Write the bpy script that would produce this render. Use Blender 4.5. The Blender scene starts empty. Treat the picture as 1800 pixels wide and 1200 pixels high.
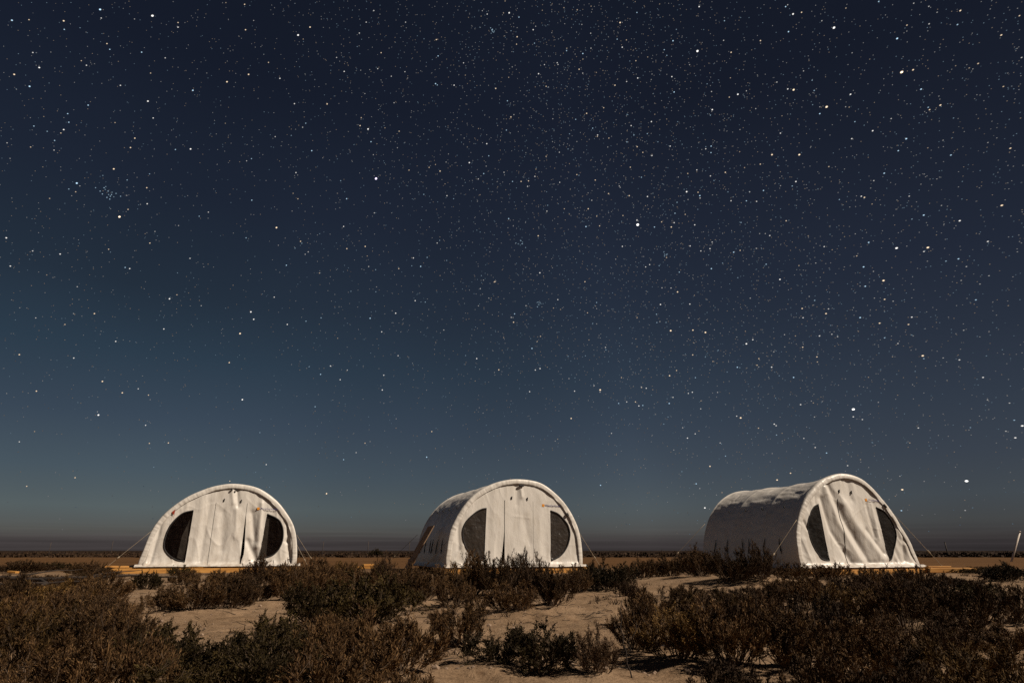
import bpy, bmesh, math, random
import numpy as np
from math import radians as RAD, sin, cos, pi
from mathutils import Vector, Matrix

random.seed(7)
rng = np.random.default_rng(11)
SC = bpy.context.scene
COL = SC.collection

# ------------------------------------------------------------------ camera, world, moon, exposure
CAM_H, PITCH, FPX = 0.63, 0.319, 1112.0           # metres, radians, focal length in px of an 1800 px wide frame
cam_d = bpy.data.cameras.new('camera')
cam = bpy.data.objects.new('camera', cam_d)
COL.objects.link(cam)
cam_d.sensor_width = 36.0
cam_d.lens = 36.0 * FPX / 1800.0
cam_d.clip_start = 0.05
cam_d.clip_end = 30000.0
cam.location = (0, 0, CAM_H)
cam.rotation_euler = (pi / 2 + PITCH, 0, 0)
SC.camera = cam

SC.view_settings.view_transform = 'Standard'
SC.view_settings.look = 'None'
SC.view_settings.exposure = 0.0
SC.view_settings.gamma = 1.0
SC.cycles.use_denoising = False
SC.cycles.max_bounces = 6
SC.cycles.sample_clamp_indirect = 0.06
SC.cycles.diffuse_bounces = 2
SC.cycles.transparent_max_bounces = 12

MOON_AZ = RAD(69)      # from -Y (behind the camera) round towards +X (right)
MOON_EL = RAD(41)
moon_dir = Vector((sin(MOON_AZ) * cos(MOON_EL), -cos(MOON_AZ) * cos(MOON_EL), sin(MOON_EL)))
ml = bpy.data.lights.new('moon_light', 'SUN')
ml.energy = 4.7
ml.angle = RAD(0.6)
ml.color = (1.0, 0.86, 0.70)
mo = bpy.data.objects.new('moon_light', ml)
mo.rotation_euler = moon_dir.to_track_quat('Z', 'Y').to_euler()
COL.objects.link(mo)


def s2l(c):
    c = np.array(c, float) / 255.0
    return np.where(c <= .04045, c / 12.92, ((c + .055) / 1.055) ** 2.4)


world = bpy.data.worlds.new('World')
SC.world = world
world.use_nodes = True
wt = world.node_tree
for n in list(wt.nodes):
    wt.nodes.remove(n)


def wn(t, **kw):
    n = wt.nodes.new(t)
    for k, v in kw.items():
        setattr(n, k, v)
    return n


def wmath(op, a, b=None, c=None, clamp=False):
    n = wn('ShaderNodeMath', operation=op, use_clamp=clamp)
    for i, v in enumerate((a, b, c)):
        if v is None:
            continue
        if isinstance(v, (int, float)):
            n.inputs[i].default_value = v
        else:
            wt.links.new(v, n.inputs[i])
    return n.outputs[0]


tc = wn('ShaderNodeTexCoord')
sep = wn('ShaderNodeSeparateXYZ')
wt.links.new(tc.outputs['Generated'], sep.inputs[0])
X, Y, Z = sep.outputs
elev = wmath('ARCSINE', Z)                      # radians
az = wmath('ARCTAN2', X, Y)                     # 0 straight ahead, + right
# elevation ramp 0 .. 60 degrees (square-root spacing keeps detail near the horizon)
rt = wmath('SQRT', wmath('MAXIMUM', wmath('DIVIDE', elev, RAD(60)), 0.0))


def ramp(stops):
    r = wn('ShaderNodeValToRGB')
    r.color_ramp.interpolation = 'B_SPLINE' if False else 'LINEAR'
    els = r.color_ramp.elements
    while len(els) > 1:
        els.remove(els[-1])
    for i, (deg, c) in enumerate(stops):
        p = math.sqrt(max(0, deg) / 60.0)
        e = els[0] if i == 0 else els.new(p)
        e.position = p
        e.color = (*s2l(c), 1)
    wt.links.new(rt, r.inputs[0])
    return r.outputs[0]


left = ramp([(0, (60, 55, 55)), (0.6, (66, 61, 61)), (0.95, (74, 70, 69)), (1.5, (86, 86, 83)), (3.2, (86, 96, 98)),
             (6, (72, 86, 96)), (10, (58, 72, 87)), (15, (44, 60, 75)), (20, (36, 48, 62)), (28, (29, 37, 52)),
             (38, (22, 28, 42)), (50, (19, 24, 36)), (60, (16, 21, 32))])
right = ramp([(0, (48, 44, 45)), (0.6, (54, 50, 51)), (1.1, (62, 59, 59)), (2.2, (69, 71, 72)), (4, (67, 74, 80)),
              (7, (58, 66, 77)), (11, (49, 58, 71)), (16, (41, 49, 63)), (22, (34, 41, 56)), (30, (28, 34, 48)),
              (38, (22, 27, 40)), (50, (19, 24, 36)), (60, (17, 22, 33))])
fac = wmath('MULTIPLY_ADD', az, 0.9, 0.45, clamp=True)
mix = wn('ShaderNodeMix', data_type='RGBA')
wt.links.new(fac, mix.inputs['Factor'])
wt.links.new(left, mix.inputs[6])
wt.links.new(right, mix.inputs[7])
# thin cloud bars low over the horizon
cmb = wn('ShaderNodeCombineXYZ')
wt.links.new(wmath('MULTIPLY', az, 3.0), cmb.inputs[0])
wt.links.new(wmath('MULTIPLY', elev, 190.0), cmb.inputs[1])
nz = wn('ShaderNodeTexNoise')
nz.inputs['Scale'].default_value = 1.0
nz.inputs['Detail'].default_value = 4.0
wt.links.new(cmb.outputs[0], nz.inputs['Vector'])
low = wmath('SUBTRACT', 1.0, wmath('DIVIDE', elev, RAD(2.2)), clamp=True)
streak = wmath('MULTIPLY', wmath('MULTIPLY', wmath('SUBTRACT', nz.outputs[0], 0.5), 1.5), low)
# faint band of the milky way and soft unevenness of the night sky
nz2 = wn('ShaderNodeTexNoise')
nz2.inputs['Scale'].default_value = 2.2
nz2.inputs['Detail'].default_value = 3.0
wt.links.new(tc.outputs['Generated'], nz2.inputs['Vector'])
soft = wmath('MULTIPLY', wmath('SUBTRACT', nz2.outputs[0], 0.5), 0.35)
bd = wn('ShaderNodeVectorMath', operation='DOT_PRODUCT')
wt.links.new(tc.outputs['Generated'], bd.inputs[0])
bd.inputs[1].default_value = (0.95, -0.20, 0.12)
band = wmath('MULTIPLY', wmath('POWER', wmath('SUBTRACT', 1.0, wmath('DIVIDE', wmath('ABSOLUTE', bd.outputs['Value']), 0.26), clamp=True), 2.0), 0.16)
gain = wmath('ADD', wmath('ADD', wmath('ADD', streak, soft), band), 1.0)
sc_ = wn('ShaderNodeVectorMath', operation='SCALE')
wt.links.new(mix.outputs[2], sc_.inputs[0])
wt.links.new(gain, sc_.inputs['Scale'])
bg = wn('ShaderNodeBackground')
wt.links.new(sc_.outputs[0], bg.inputs[0])
bg.inputs[1].default_value = 1.0
wo = wn('ShaderNodeOutputWorld')
wt.links.new(bg.outputs[0], wo.inputs[0])


# ------------------------------------------------------------------ helpers
def mat(name):
    m = bpy.data.materials.new(name)
    m.use_nodes = True
    nt = m.node_tree
    b = nt.nodes['Principled BSDF']
    return m, nt, b


def N(nt, t, **kw):
    n = nt.nodes.new(t)
    for k, v in kw.items():
        setattr(n, k, v)
    return n


def noise(nt, scale, detail=4, rough=0.55, vec=None):
    n = N(nt, 'ShaderNodeTexNoise')
    n.inputs['Scale'].default_value = scale
    n.inputs['Detail'].default_value = detail
    n.inputs['Roughness'].default_value = rough
    if vec is not None:
        nt.links.new(vec, n.inputs['Vector'])
    return n.outputs[0]


def rampn(nt, src, stops):
    r = N(nt, 'ShaderNodeValToRGB')
    els = r.color_ramp.elements
    while len(els) > 1:
        els.remove(els[-1])
    for i, (p, c) in enumerate(stops):
        e = els[0] if i == 0 else els.new(p)
        e.position = p
        e.color = (*c, 1)
    nt.links.new(src, r.inputs[0])
    return r.outputs[0]


def bump(nt, b, src, strength, dist):
    n = N(nt, 'ShaderNodeBump')
    n.inputs['Strength'].default_value = strength
    n.inputs['Distance'].default_value = dist
    nt.links.new(src, n.inputs['Height'])
    nt.links.new(n.outputs[0], b.inputs['Normal'])
    return n


def simple(name, col, rough=0.6, var=0.25, scale=8.0, bmp=0.0):
    m, nt, b = mat(name)
    tcn = N(nt, 'ShaderNodeTexCoord')
    nn = noise(nt, scale, vec=tcn.outputs['Object'])
    c = np.array(col)
    nt.links.new(rampn(nt, nn, [(0.3, c * (1 - var)), (0.7, c * (1 + var))]), b.inputs['Base Color'])
    b.inputs['Roughness'].default_value = rough
    if bmp:
        bump(nt, b, nn, 0.6, bmp)
    return m


def make_mesh(name, verts, faces, smooth=False):
    """verts (n,3) array, faces (m,k) array of one polygon size."""
    me = bpy.data.meshes.new(name)
    verts = np.asarray(verts, np.float32)
    faces = np.asarray(faces, np.int32)
    m, k = faces.shape
    me.vertices.add(len(verts))
    me.vertices.foreach_set('co', verts.ravel())
    me.loops.add(m * k)
    me.loops.foreach_set('vertex_index', faces.ravel())
    me.polygons.add(m)
    me.polygons.foreach_set('loop_start', np.arange(0, m * k, k, dtype=np.int32))
    me.polygons.foreach_set('loop_total', np.full(m, k, np.int32))
    me.polygons.foreach_set('use_smooth', np.full(m, smooth, bool))
    me.update(calc_edges=True)
    me.validate()
    return me


def link(name, me, material=None, parent=None):
    o = bpy.data.objects.new(name, me)
    COL.objects.link(o)
    if material is not None and not me.materials:
        me.materials.append(material)
    if parent is not None:
        o.parent = parent
    return o


def tag(o, label=None, cat=None, group=None, kind=None):
    for k, v in (('label', label), ('category', cat), ('group', group), ('kind', kind)):
        if v:
            o[k] = v
    return o


def empty(name, loc=(0, 0, 0), rz=0.0):
    o = bpy.data.objects.new(name, None)
    o.location = loc
    o.rotation_euler = (0, 0, rz)
    o.empty_display_size = 0.2
    COL.objects.link(o)
    return o


def tube_arrays(pts, rad, n=6, cap=True):
    pts = [Vector(p) for p in pts]
    rads = rad if isinstance(rad, (list, tuple, np.ndarray)) else [rad] * len(pts)
    V, F = [], []
    prev = None
    for i, p in enumerate(pts):
        d = (pts[min(i + 1, len(pts) - 1)] - pts[max(i - 1, 0)]).normalized()
        if prev is None:
            u = d.cross(Vector((0, 0, 1)))
            if u.length < 1e-3:
                u = d.cross(Vector((1, 0, 0)))
        else:
            u = prev - d * prev.dot(d)
        u.normalize()
        prev = u
        w = d.cross(u)
        for k in range(n):
            a = 2 * pi * k / n
            V.append(p + (u * cos(a) + w * sin(a)) * rads[i])
    for i in range(len(pts) - 1):
        for k in range(n):
            a, b = i * n + k, i * n + (k + 1) % n
            F.append((a, b, b + n, a + n))
    if cap:
        for base, flip in ((0, True), ((len(pts) - 1) * n, False)):
            c = len(V)
            V.append(pts[0] if flip else pts[-1])
            for k in range(n):
                a, b = base + k, base + (k + 1) % n
                F.append((b, a, c, c) if flip else (a, b, c, c))
    return V, F


def tubes(name, list_of, material, parent=None, smooth=True):
    me = bpy.data.meshes.new(name)
    V, F = [], []
    for pts, rad, n in list_of:
        v, f = tube_arrays(pts, rad, n)
        o = len(V)
        V += [tuple(x) for x in v]
        F += [tuple(dict.fromkeys(i + o for i in q)) for q in f]
    me.from_pydata(V, [], F)
    me.polygons.foreach_set('use_smooth', [smooth] * len(me.polygons))
    me.update()
    return link(name, me, material, parent)


def boxes(name, specs, material, parent=None, bevel=0.004):
    """specs: (centre, size, (rx,ry,rz)) joined into one bevelled mesh."""
    bm = bmesh.new()
    for c, s, r in specs:
        ret = bmesh.ops.create_cube(bm, size=1.0)
        M = Matrix.Translation(c) @ (Matrix.Rotation(r[2], 4, 'Z') @ Matrix.Rotation(r[1], 4, 'Y') @ Matrix.Rotation(r[0], 4, 'X')) @ Matrix.Diagonal((*s, 1))
        bmesh.ops.transform(bm, matrix=M, verts=ret['verts'])
    if bevel:
        bmesh.ops.bevel(bm, geom=list(bm.edges), offset=bevel, segments=1, affect='EDGES')
    me = bpy.data.meshes.new(name)
    bm.to_mesh(me)
    bm.free()
    return link(name, me, material, parent)


# value noise in numpy (deterministic), for terrain and cloth
_P = rng.random((256, 256))


def vnoise(x, y):
    x = np.asarray(x, float)
    y = np.asarray(y, float)
    xi = np.floor(x).astype(int)
    yi = np.floor(y).astype(int)
    fx, fy = x - xi, y - yi
    fx = fx * fx * (3 - 2 * fx)
    fy = fy * fy * (3 - 2 * fy)
    g = lambda a, b: _P[a & 255, b & 255]
    return ((g(xi, yi) * (1 - fx) + g(xi + 1, yi) * fx) * (1 - fy) + (g(xi, yi + 1) * (1 - fx) + g(xi + 1, yi + 1) * fx) * fy) * 2 - 1


def fbm(x, y, oct=4, rough=0.5):
    t, a, n = 0, 1.0, 0
    for i in range(oct):
        t = t + a * vnoise(x * 2 ** i + 17.3 * i, y * 2 ** i + 9.1 * i)
        n += a
        a *= rough
    return t / n


def ground_at(px, py, z=0.0):
    """where the line of sight through photo pixel (px, py) meets height z (used once, to survey plant positions)"""
    u, v = (px - 900) / FPX, (600 - py) / FPX
    c, s = cos(PITCH), sin(PITCH)
    r = (u, c - v * s, s + v * c)
    t = (z - CAM_H) / r[2]
    return r[0] * t, r[1] * t


# ------------------------------------------------------------------ shrubs: surveyed list
# (px, base py, width px, height px, kind, label)
# kinds: r reddish brown, g dark green, o ochre, d grey dry
SHRUBS = [
    # far row between and beside the tents
    (36, 1008, 92, 22, 'r', 'low brown shrub at the far left edge in front of the pale bare field'),
    (96, 1003, 66, 15, 'g', 'small dark shrub on bare ground left of the left tent'),
    (150, 1012, 70, 24, 'r', 'brown shrub just beyond the fallen dead branch on the left'),
    (178, 1018, 66, 20, 'r', 'brown shrub left of the free end of the left tent\'s yellow deck'),
    (255, 1038, 52, 36, 'g', 'round dark green shrub below the left corner of the left tent'),
    (312, 1012, 36, 18, 'g', 'tiny dark shrub touching the yellow deck of the left tent'),
    (322, 1030, 56, 26, 'r', 'small brown shrub on sand in front of the left tent\'s left window'),
    (395, 1034, 80, 30, 'r', 'brown shrub in front of the left tent\'s door'),
    (452, 1030, 76, 46, 'd', 'dark shrub rising in front of the left tent\'s right window'),
    (500, 1035, 80, 40, 'r', 'brown shrub in front of the left tent\'s right corner'),
    (552, 1030, 70, 44, 'r', 'brown shrub beside the guy ropes right of the left tent'),
    (604, 1022, 62, 34, 'o', 'ochre shrub in the gap between left and middle tents'),
    (676, 1030, 52, 50, 'd', 'upright shrub standing clear against the bare field left of the middle tent'),
    (724, 1030, 60, 28, 'r', 'low brown shrub at the foot of the leaning board'),
    # middle tent row
    (770, 1050, 84, 48, 'r', 'brown shrub in front of the shaded side of the middle tent'),
    (826, 1062, 96, 84, 'r', 'tall brown shrub in front of the middle tent\'s left window'),
    (872, 1064, 80, 74, 'r', 'brown shrub in front of the middle tent\'s door opening'),
    (912, 1058, 62, 86, 'd', 'tallest spiky shrub, reaching up over the middle tent\'s door flap'),
    (946, 1062, 64, 72, 'd', 'spiky dark shrub right of the tallest one at the middle tent'),
    (968, 1074, 84, 78, 'r', 'brown shrub in front of the middle tent\'s right window'),
    (1012, 1050, 60, 50, 'r', 'brown shrub at the right corner of the middle tent'),
    (1072, 1040, 112, 52, 'g', 'wide dark green shrub right of the middle tent'),
    (1130, 1022, 84, 32, 'r', 'low brown shrub between middle and right tents'),
    (1182, 1022, 66, 42, 'r', 'brown shrub on the sandy mound left of the right tent'),
    (1232, 1026, 80, 50, 'r', 'brown shrub on the mound below the dark side of the right tent'),
    (1290, 1034, 90, 58, 'r', 'bushy brown shrub on the mound covering the base of the right tent\'s side'),
    (1342, 1034, 76, 60, 'd', 'dark spiky shrub on the mound by the right tent\'s slanting guy rope'),
    (1400, 1032, 70, 26, 'r', 'low shrub under the front left corner of the right tent'),
    (1462, 1030, 80, 28, 'r', 'low shrub in front of the right tent\'s door'),
    (1540, 1036, 90, 36, 'r', 'brown shrub in front of the right tent\'s right window'),
    (1606, 1036, 80, 38, 'r', 'dark shrub in front of the right corner of the right tent'),
    (1662, 1030, 56, 20, 'r', 'low shrub at the free end of the yellow timber'),
    (1770, 1024, 76, 34, 'g', 'black looking shrub at the far right behind bare soil'),
    (1726, 1042, 60, 24, 'g', 'dark low shrub on the soil strip near the right edge'),
    (1735, 1008, 120, 12, 'g', 'long low black shrub added for the berm shadow line at the right edge'),  # added plant: stands in for the dark shadow line of a berm
    (1700, 1036, 60, 20, 'd', 'small dry shrub on the soil strip past the loose timber beam'),
    (60, 1030, 90, 20, 'r', 'flat brown shrub behind the dead branch, left edge'),
    (130, 1036, 90, 24, 'd', 'dry shrub tangled with the dead branch\'s long limb'),
    (640, 1034, 66, 30, 'r', 'brown shrub left of the upright one against the bare field'),
    (700, 1046, 70, 40, 'r', 'reddish shrub at the left edge of the middle tent thicket'),
    (800, 1072, 80, 60, 'r', 'low reddish shrub at the front of the middle tent thicket, left part'),
    (900, 1078, 90, 56, 'r', 'low reddish shrub at the front of the middle tent thicket, under the tallest spikes'),
    (1040, 1030, 60, 34, 'r', 'brown shrub between the middle tent corner and the wide green shrub'),
    (1250, 1010, 80, 30, 'd', 'dark shrub close against the shaded side of the right tent'),
    (1292, 1064, 90, 28, 'd', 'low dry shrub on the sloping front of the sandy mound, right part'),
    (1206, 1060, 70, 22, 'r', 'low brown shrub on the sloping front of the sandy mound, left part'),
    (1386, 1050, 90, 30, 'r', 'brown shrub on the right shoulder of the sandy mound'),
    (1430, 1052, 90, 30, 'r', 'small brown shrub on pale sand below the right tent\'s near corner'),
    (1500, 1048, 90, 36, 'd', 'dark shrub below the right tent\'s door, in the upper thicket'),
    (1580, 1056, 90, 40, 'r', 'brown shrub in the upper thicket below the right tent\'s far corner'),
    (1620, 1096, 110, 56, 'd', 'dark shrub deep in the right thicket, above the lower right sand'),
    (1240, 1136, 120, 80, 'd', 'dry dark shrub in the heart of the right thicket\'s left half'),
    (1330, 1136, 130, 84, 'd', 'dark twiggy shrub in the heart of the right thicket'),
    (1440, 1144, 130, 92, 'd', 'dry dark shrub in the heart of the right thicket\'s right half'),
    (1560, 1160, 110, 70, 'r', 'brown shrub on the near side of the right thicket by the lower right sand'),
    (1580, 1200, 100, 60, 'd', 'dark shrub at the bottom edge left of the ochre tufts'),
    (1130, 1104, 70, 56, 'r', 'reddish shrub on the left shoulder of the right thicket'),
    (1690, 1150, 80, 30, 'o', 'tiny ochre tuft alone on the lower right sand'),
    (90, 1150, 140, 84, 'r', 'reddish shrub low in the left thicket'),
    (10, 1160, 120, 90, 'r', 'brown shrub cut by the left edge, low in the left thicket'),
    (205, 1160, 110, 76, 'r', 'brown shrub on the right flank of the left thicket, lower down'),
    (1690, 1130, 120, 44, 'd', 'dark shrub filling the sand gap at the lower right'),
    (1770, 1146, 100, 44, 'r', 'brown shrub at the right edge on the near side of the sand gap'),
    (1660, 1156, 100, 54, 'd', 'dark shrub low at the right, left of the lone ochre tuft'),
    (1480, 1176, 110, 70, 'r', 'brown shrub between the two largest plants low in the right thicket'),
    (330, 1200, 110, 50, 'g', 'low dark shrub at the bottom edge right of the left thicket'),
    (500, 1200, 120, 70, 'g', 'dark green shrub at the bottom edge left of centre'),
    (60, 1250, 200, 110, 'r', 'brown shrub mostly below the frame at the bottom left corner'),
    (200, 1246, 190, 100, 'r', 'brown shrub rising from below the frame under the left thicket'),
    (330, 1250, 150, 84, 'g', 'dark shrub rising from below the frame beside the sandy patch'),
    (450, 1250, 170, 96, 'g', 'dark green shrub rising from below the frame left of centre'),
    (580, 1250, 170, 100, 'r', 'brown shrub rising from below the frame left of the large bottom one'),
    (700, 1256, 160, 70, 'r', 'brown shrub rising from below the frame under the large bottom one'),
    (1300, 1250, 190, 80, 'd', 'dark shrub rising from below the frame under the right thicket'),
    (1460, 1252, 190, 96, 'r', 'brown shrub rising from below the frame right of centre'),
    (1600, 1250, 180, 80, 'r', 'brown shrub rising from below the frame beside the ochre tufts'),
    (1740, 1250, 190, 84, 'o', 'ochre shrub rising from below the frame at the bottom right corner'),
    # left mass
    (30, 1062, 100, 44, 'r', 'brown shrub under the fallen dead branch at the left edge'),
    (110, 1066, 96, 44, 'o', 'ochre shrub in front of the forked dead branch'),
    (180, 1060, 84, 44, 'r', 'brown shrub left of the sandy clearing, behind the big left thicket'),
    (40, 1120, 150, 80, 'o', 'ochre shrub in the left thicket, against the left edge'),
    (140, 1112, 130, 76, 'r', 'reddish shrub in the middle of the left thicket'),
    (188, 1118, 84, 72, 'r', 'reddish shrub on the left thicket\'s right flank by the sandy clearing'),
    (50, 1196, 190, 110, 'o', 'large ochre shrub filling the bottom left corner'),
    (170, 1190, 160, 100, 'r', 'large brown shrub at the bottom, second from the left corner'),
    (270, 1200, 150, 84, 'g', 'dark shrub at the bottom edge beside the wide sandy patch'),
    # centre left
    (282, 1080, 74, 42, 'r', 'brown shrub at the left end of the row before the sandy clearing'),
    (338, 1080, 96, 56, 'r', 'brown shrub second from the left in the row before the sandy clearing'),
    (398, 1076, 90, 58, 'r', 'brown shrub in the middle of the row before the sandy clearing'),
    (446, 1062, 78, 50, 'r', 'brown shrub at the right end of the row before the sandy clearing'),
    (520, 1060, 90, 60, 'r', 'brown shrub behind the large dark green shrub, left side'),
    (580, 1052, 90, 56, 'r', 'brown shrub behind the large dark green shrub, right side'),
    (648, 1102, 200, 88, 'g', 'largest dark green shrub, left of centre below the gap between tents'),
    (548, 1108, 120, 74, 'g', 'dark green shrub joined to the left of the largest green one'),
    (735, 1066, 80, 66, 'r', 'reddish shrub between the largest green shrub and the middle tent thicket'),
    (480, 1168, 140, 78, 'g', 'dark green shrub at the right of the wide sandy patch'),
    (420, 1200, 120, 60, 'g', 'dark shrub at the bottom edge below the sandy patch'),
    (560, 1186, 130, 76, 'r', 'brown shrub at the bottom between two dark green ones'),
    (676, 1200, 190, 100, 'r', 'large brown shrub at the bottom left of the lone upright bush'),
    (588, 1150, 110, 60, 'r', 'brown shrub behind the large bottom one, by a strip of bare sand'),
    # centre
    (812, 1138, 104, 92, 'r', 'lone upright reddish bush on open sand below the middle tent'),
    (872, 1172, 96, 62, 'g', 'left one of two low green shrubs at the bottom centre'),
    (962, 1180, 116, 78, 'g', 'right one of two low green shrubs at the bottom centre'),
    (1052, 1190, 84, 74, 'd', 'thin leaning shrub right of the two low green ones'),
    (1108, 1060, 60, 34, 'd', 'sparse small shrub on the sand ridge right of the middle thicket'),
    # right mass
    (1124, 1150, 90, 90, 'r', 'reddish shrub at the left end of the big right thicket'),
    (1176, 1096, 100, 60, 'r', 'brown shrub just below the eroded sand edge of the mound'),
    (1196, 1168, 130, 96, 'o', 'ochre shrub in the lower left of the right thicket'),
    (1262, 1100, 110, 60, 'o', 'ochre shrub below the middle of the sandy mound'),
    (1290, 1176, 150, 110, 'r', 'large reddish shrub low in the right thicket, below the mound'),
    (1350, 1092, 110, 66, 'd', 'brown shrub below the right end of the sandy mound'),
    (1390, 1186, 150, 120, 'r', 'large brown shrub low in the right thicket, below the tent corner'),
    (1430, 1076, 110, 54, 'r', 'brown shrub in the thicket below the right tent\'s left window'),
    (1500, 1110, 130, 76, 'o', 'ochre shrub in the thicket below the right tent\'s door'),
    (1506, 1200, 150, 96, 'r', 'brown shrub at the bottom edge under the right tent'),
    (1540, 1068, 100, 44, 'd', 'brown shrub in the thicket below the right tent\'s right window'),
    (1590, 1120, 120, 84, 'r', 'brown shrub in the thicket below the free end of the timber'),
    (1640, 1070, 110, 48, 'd', 'dark shrub in front of the soil strip right of the right tent'),
    (1700, 1112, 140, 70, 'r', 'brown shrub behind the sand gap at the lower right'),
    (1730, 1072, 90, 40, 'g', 'dark shrub near the right edge, behind the lower right sand gap'),
    (1785, 1100, 110, 66, 'r', 'brown shrub against the right edge, halfway down the scrub'),
    (1650, 1200, 130, 66, 'o', 'ochre tuft at the bottom edge in front of the lower right sand'),
    (1745, 1200, 130, 60, 'o', 'ochre tuft in the bottom right corner'),
]
survey = []
for (px, py, w, h, k, lab) in SHRUBS:
    x, y = ground_at(px, py)
    dep = y * cos(PITCH) - CAM_H * sin(PITCH)          # depth along the view axis
    survey.append((x, y, w * dep / FPX, h * dep / FPX, k, lab))

TENTS = [(-8.921, 20.563, .375), (.139, 19.682, .334), (9.906, 19.183, .319)]
DECK_Z = 0.16


# ------------------------------------------------------------------ ground
def terrain(x, y):
    x = np.asarray(x, float)
    y = np.asarray(y, float)
    d = np.hypot(x, y)
    near = np.clip((17.0 - y) / 5.0, 0, 1) * np.clip((y + 30) / 10, 0, 1)
    h = near * (0.035 * fbm(x * 0.55, y * 0.55, 3) + 0.020 * fbm(x * 2.2 + 5, y * 2.2, 3))
    fine = np.clip((14.0 - d) / 6.0, 0, 1)
    h = h + fine * 0.020 * fbm(x * 6.3, y * 6.3, 4, 0.65)
    # trampled dimples
    dm = fbm(x * 4.3 + 40, y * 4.3 + 11, 2)
    h = h - fine * 0.06 * np.clip(dm - 0.2, 0, 1)
    # sandy mound with an eroded near edge, left of the right tent
    mx, my = 4.6, 13.0
    ex = np.exp(-((x - mx) / 2.1) ** 2)
    t = y - (my - 1.1 + 0.22 * vnoise(x * 1.7, 3.0) + 0.1 * vnoise(x * 5, 8.0))
    edge = 1 / (1 + np.exp(-t / 0.10))
    back = np.exp(-np.clip(t - 0.8, 0, None) ** 2 / 3.0)
    h = h + 0.13 * ex * edge * back
    # low swell across the centre
    h = h + 0.05 * np.exp(-((x - 1.3) / 1.6) ** 2 - ((y - 8.3) / 1.0) ** 2)
    # the bare plain is almost flat, with faint wheel ridges
    far = np.clip((y - 24) / 6, 0, 1)
    h = h + far * 0.02 * vnoise(x * 0.08, y * 0.5)
    return h


def axis(lo, hi, dense_lo, dense_hi, step, grow=1.07):
    a = list(np.arange(dense_lo, dense_hi, step))
    s, v = step, dense_hi
    up = []
    while v < hi:
        up.append(v)
        s *= grow
        v += s
    up.append(hi)
    s, v = step, dense_lo
    dn = []
    while True:
        s *= grow
        v -= s
        if v < lo:
            break
        dn.append(v)
    dn.append(lo)
    return np.array(dn[::-1] + a + up)


gx = axis(-9000, 9000, -6.0, 6.0, 0.045, 1.05)
gy = axis(-400, 12000, 3.0, 11.0, 0.040, 1.05)
GX, GY = np.meshgrid(gx, gy)
GZ = terrain(GX, GY)
for (x, y, w, h, k, lab) in survey:
    r = max(0.25, w * 0.6)
    GZ = GZ + min(0.06, 0.12 * h) * np.exp(-(((GX - x) / r) ** 2 + ((GY - y) / r) ** 2))
nx, ny = len(gx), len(gy)
idx = np.arange(nx * ny).reshape(ny, nx)
gf = np.stack([idx[:-1, :-1], idx[:-1, 1:], idx[1:, 1:], idx[1:, :-1]], -1).reshape(-1, 4)
gmesh = make_mesh('ground', np.stack([GX, GY, GZ], -1).reshape(-1, 3), gf, True)

m_ground, nt, b = mat('sandy_soil')
tcn = N(nt, 'ShaderNodeTexCoord')
O = tcn.outputs['Object']
sp = N(nt, 'ShaderNodeSeparateXYZ')
nt.links.new(O, sp.inputs[0])
n1 = noise(nt, 0.8, 5, 0.6, O)
n2 = noise(nt, 9.0, 6, 0.65, O)
n3 = noise(nt, 60.0, 3, 0.6, O)
sand = rampn(nt, n1, [(0.3, (0.190, 0.125, 0.074)), (0.55, (0.252, 0.172, 0.108)), (0.75, (0.295, 0.208, 0.136))])
grit = rampn(nt, n2, [(0.30, (0.62, 0.58, 0.55)), (0.5, (1, 1, 1)), (0.75, (1.12, 1.1, 1.08))])
g2 = rampn(nt, n3, [(0.32, (0.66, 0.64, 0.62)), (0.46, (1, 1, 1)), (0.72, (1.1, 1.1, 1.1))])


def mul(nt, a, b_, f=1.0):
    m = N(nt, 'ShaderNodeMix', data_type='RGBA', blend_type='MULTIPLY')
    m.inputs['Factor'].default_value = f
    nt.links.new(a, m.inputs[6])
    nt.links.new(b_, m.inputs[7])
    return m.outputs[2]


near_c = mul(nt, mul(nt, sand, grit), g2)
# brown plain behind the tents: its own soil with broad streaks along x
mp = N(nt, 'ShaderNodeMapping')
mp.inputs['Scale'].default_value = (0.03, 0.45, 1)
nt.links.new(O, mp.inputs[0])
n4 = noise(nt, 1.0, 5, 0.6, mp.outputs[0])
plain = rampn(nt, n4, [(0.3, (0.088, 0.044, 0.017)), (0.7, (0.134, 0.070, 0.029))])
mr = N(nt, 'ShaderNodeMapRange')
mr.inputs['From Min'].default_value = 17.0
mr.inputs['From Max'].default_value = 27.0
nt.links.new(sp.outputs[1], mr.inputs[0])
mx1 = N(nt, 'ShaderNodeMix', data_type='RGBA')
nt.links.new(mr.outputs[0], mx1.inputs['Factor'])
nt.links.new(near_c, mx1.inputs[6])
nt.links.new(plain, mx1.inputs[7])
# scrubland beyond 66 m
mr2 = N(nt, 'ShaderNodeMapRange')
mr2.inputs['From Min'].default_value = 64.0
mr2.inputs['From Max'].default_value = 72.0
nt.links.new(sp.outputs[1], mr2.inputs[0])
mx2 = N(nt, 'ShaderNodeMix', data_type='RGBA')
nt.links.new(mr2.outputs[0], mx2.inputs['Factor'])
nt.links.new(mx1.outputs[2], mx2.inputs[6])
mx2.inputs[7].default_value = (0.022, 0.013, 0.008, 1)
nt.links.new(mx2.outputs[2], b.inputs['Base Color'])
b.inputs['Roughness'].default_value = 0.95
b.inputs['Specular IOR Level'].default_value = 0.1
bm1 = N(nt, 'ShaderNodeMath', operation='MULTIPLY_ADD')
nt.links.new(n3, bm1.inputs[0])
bm1.inputs[1].default_value = 0.35
nt.links.new(n2, bm1.inputs[2])
bump(nt, b, bm1.outputs[0], 0.65, 0.035)
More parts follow.
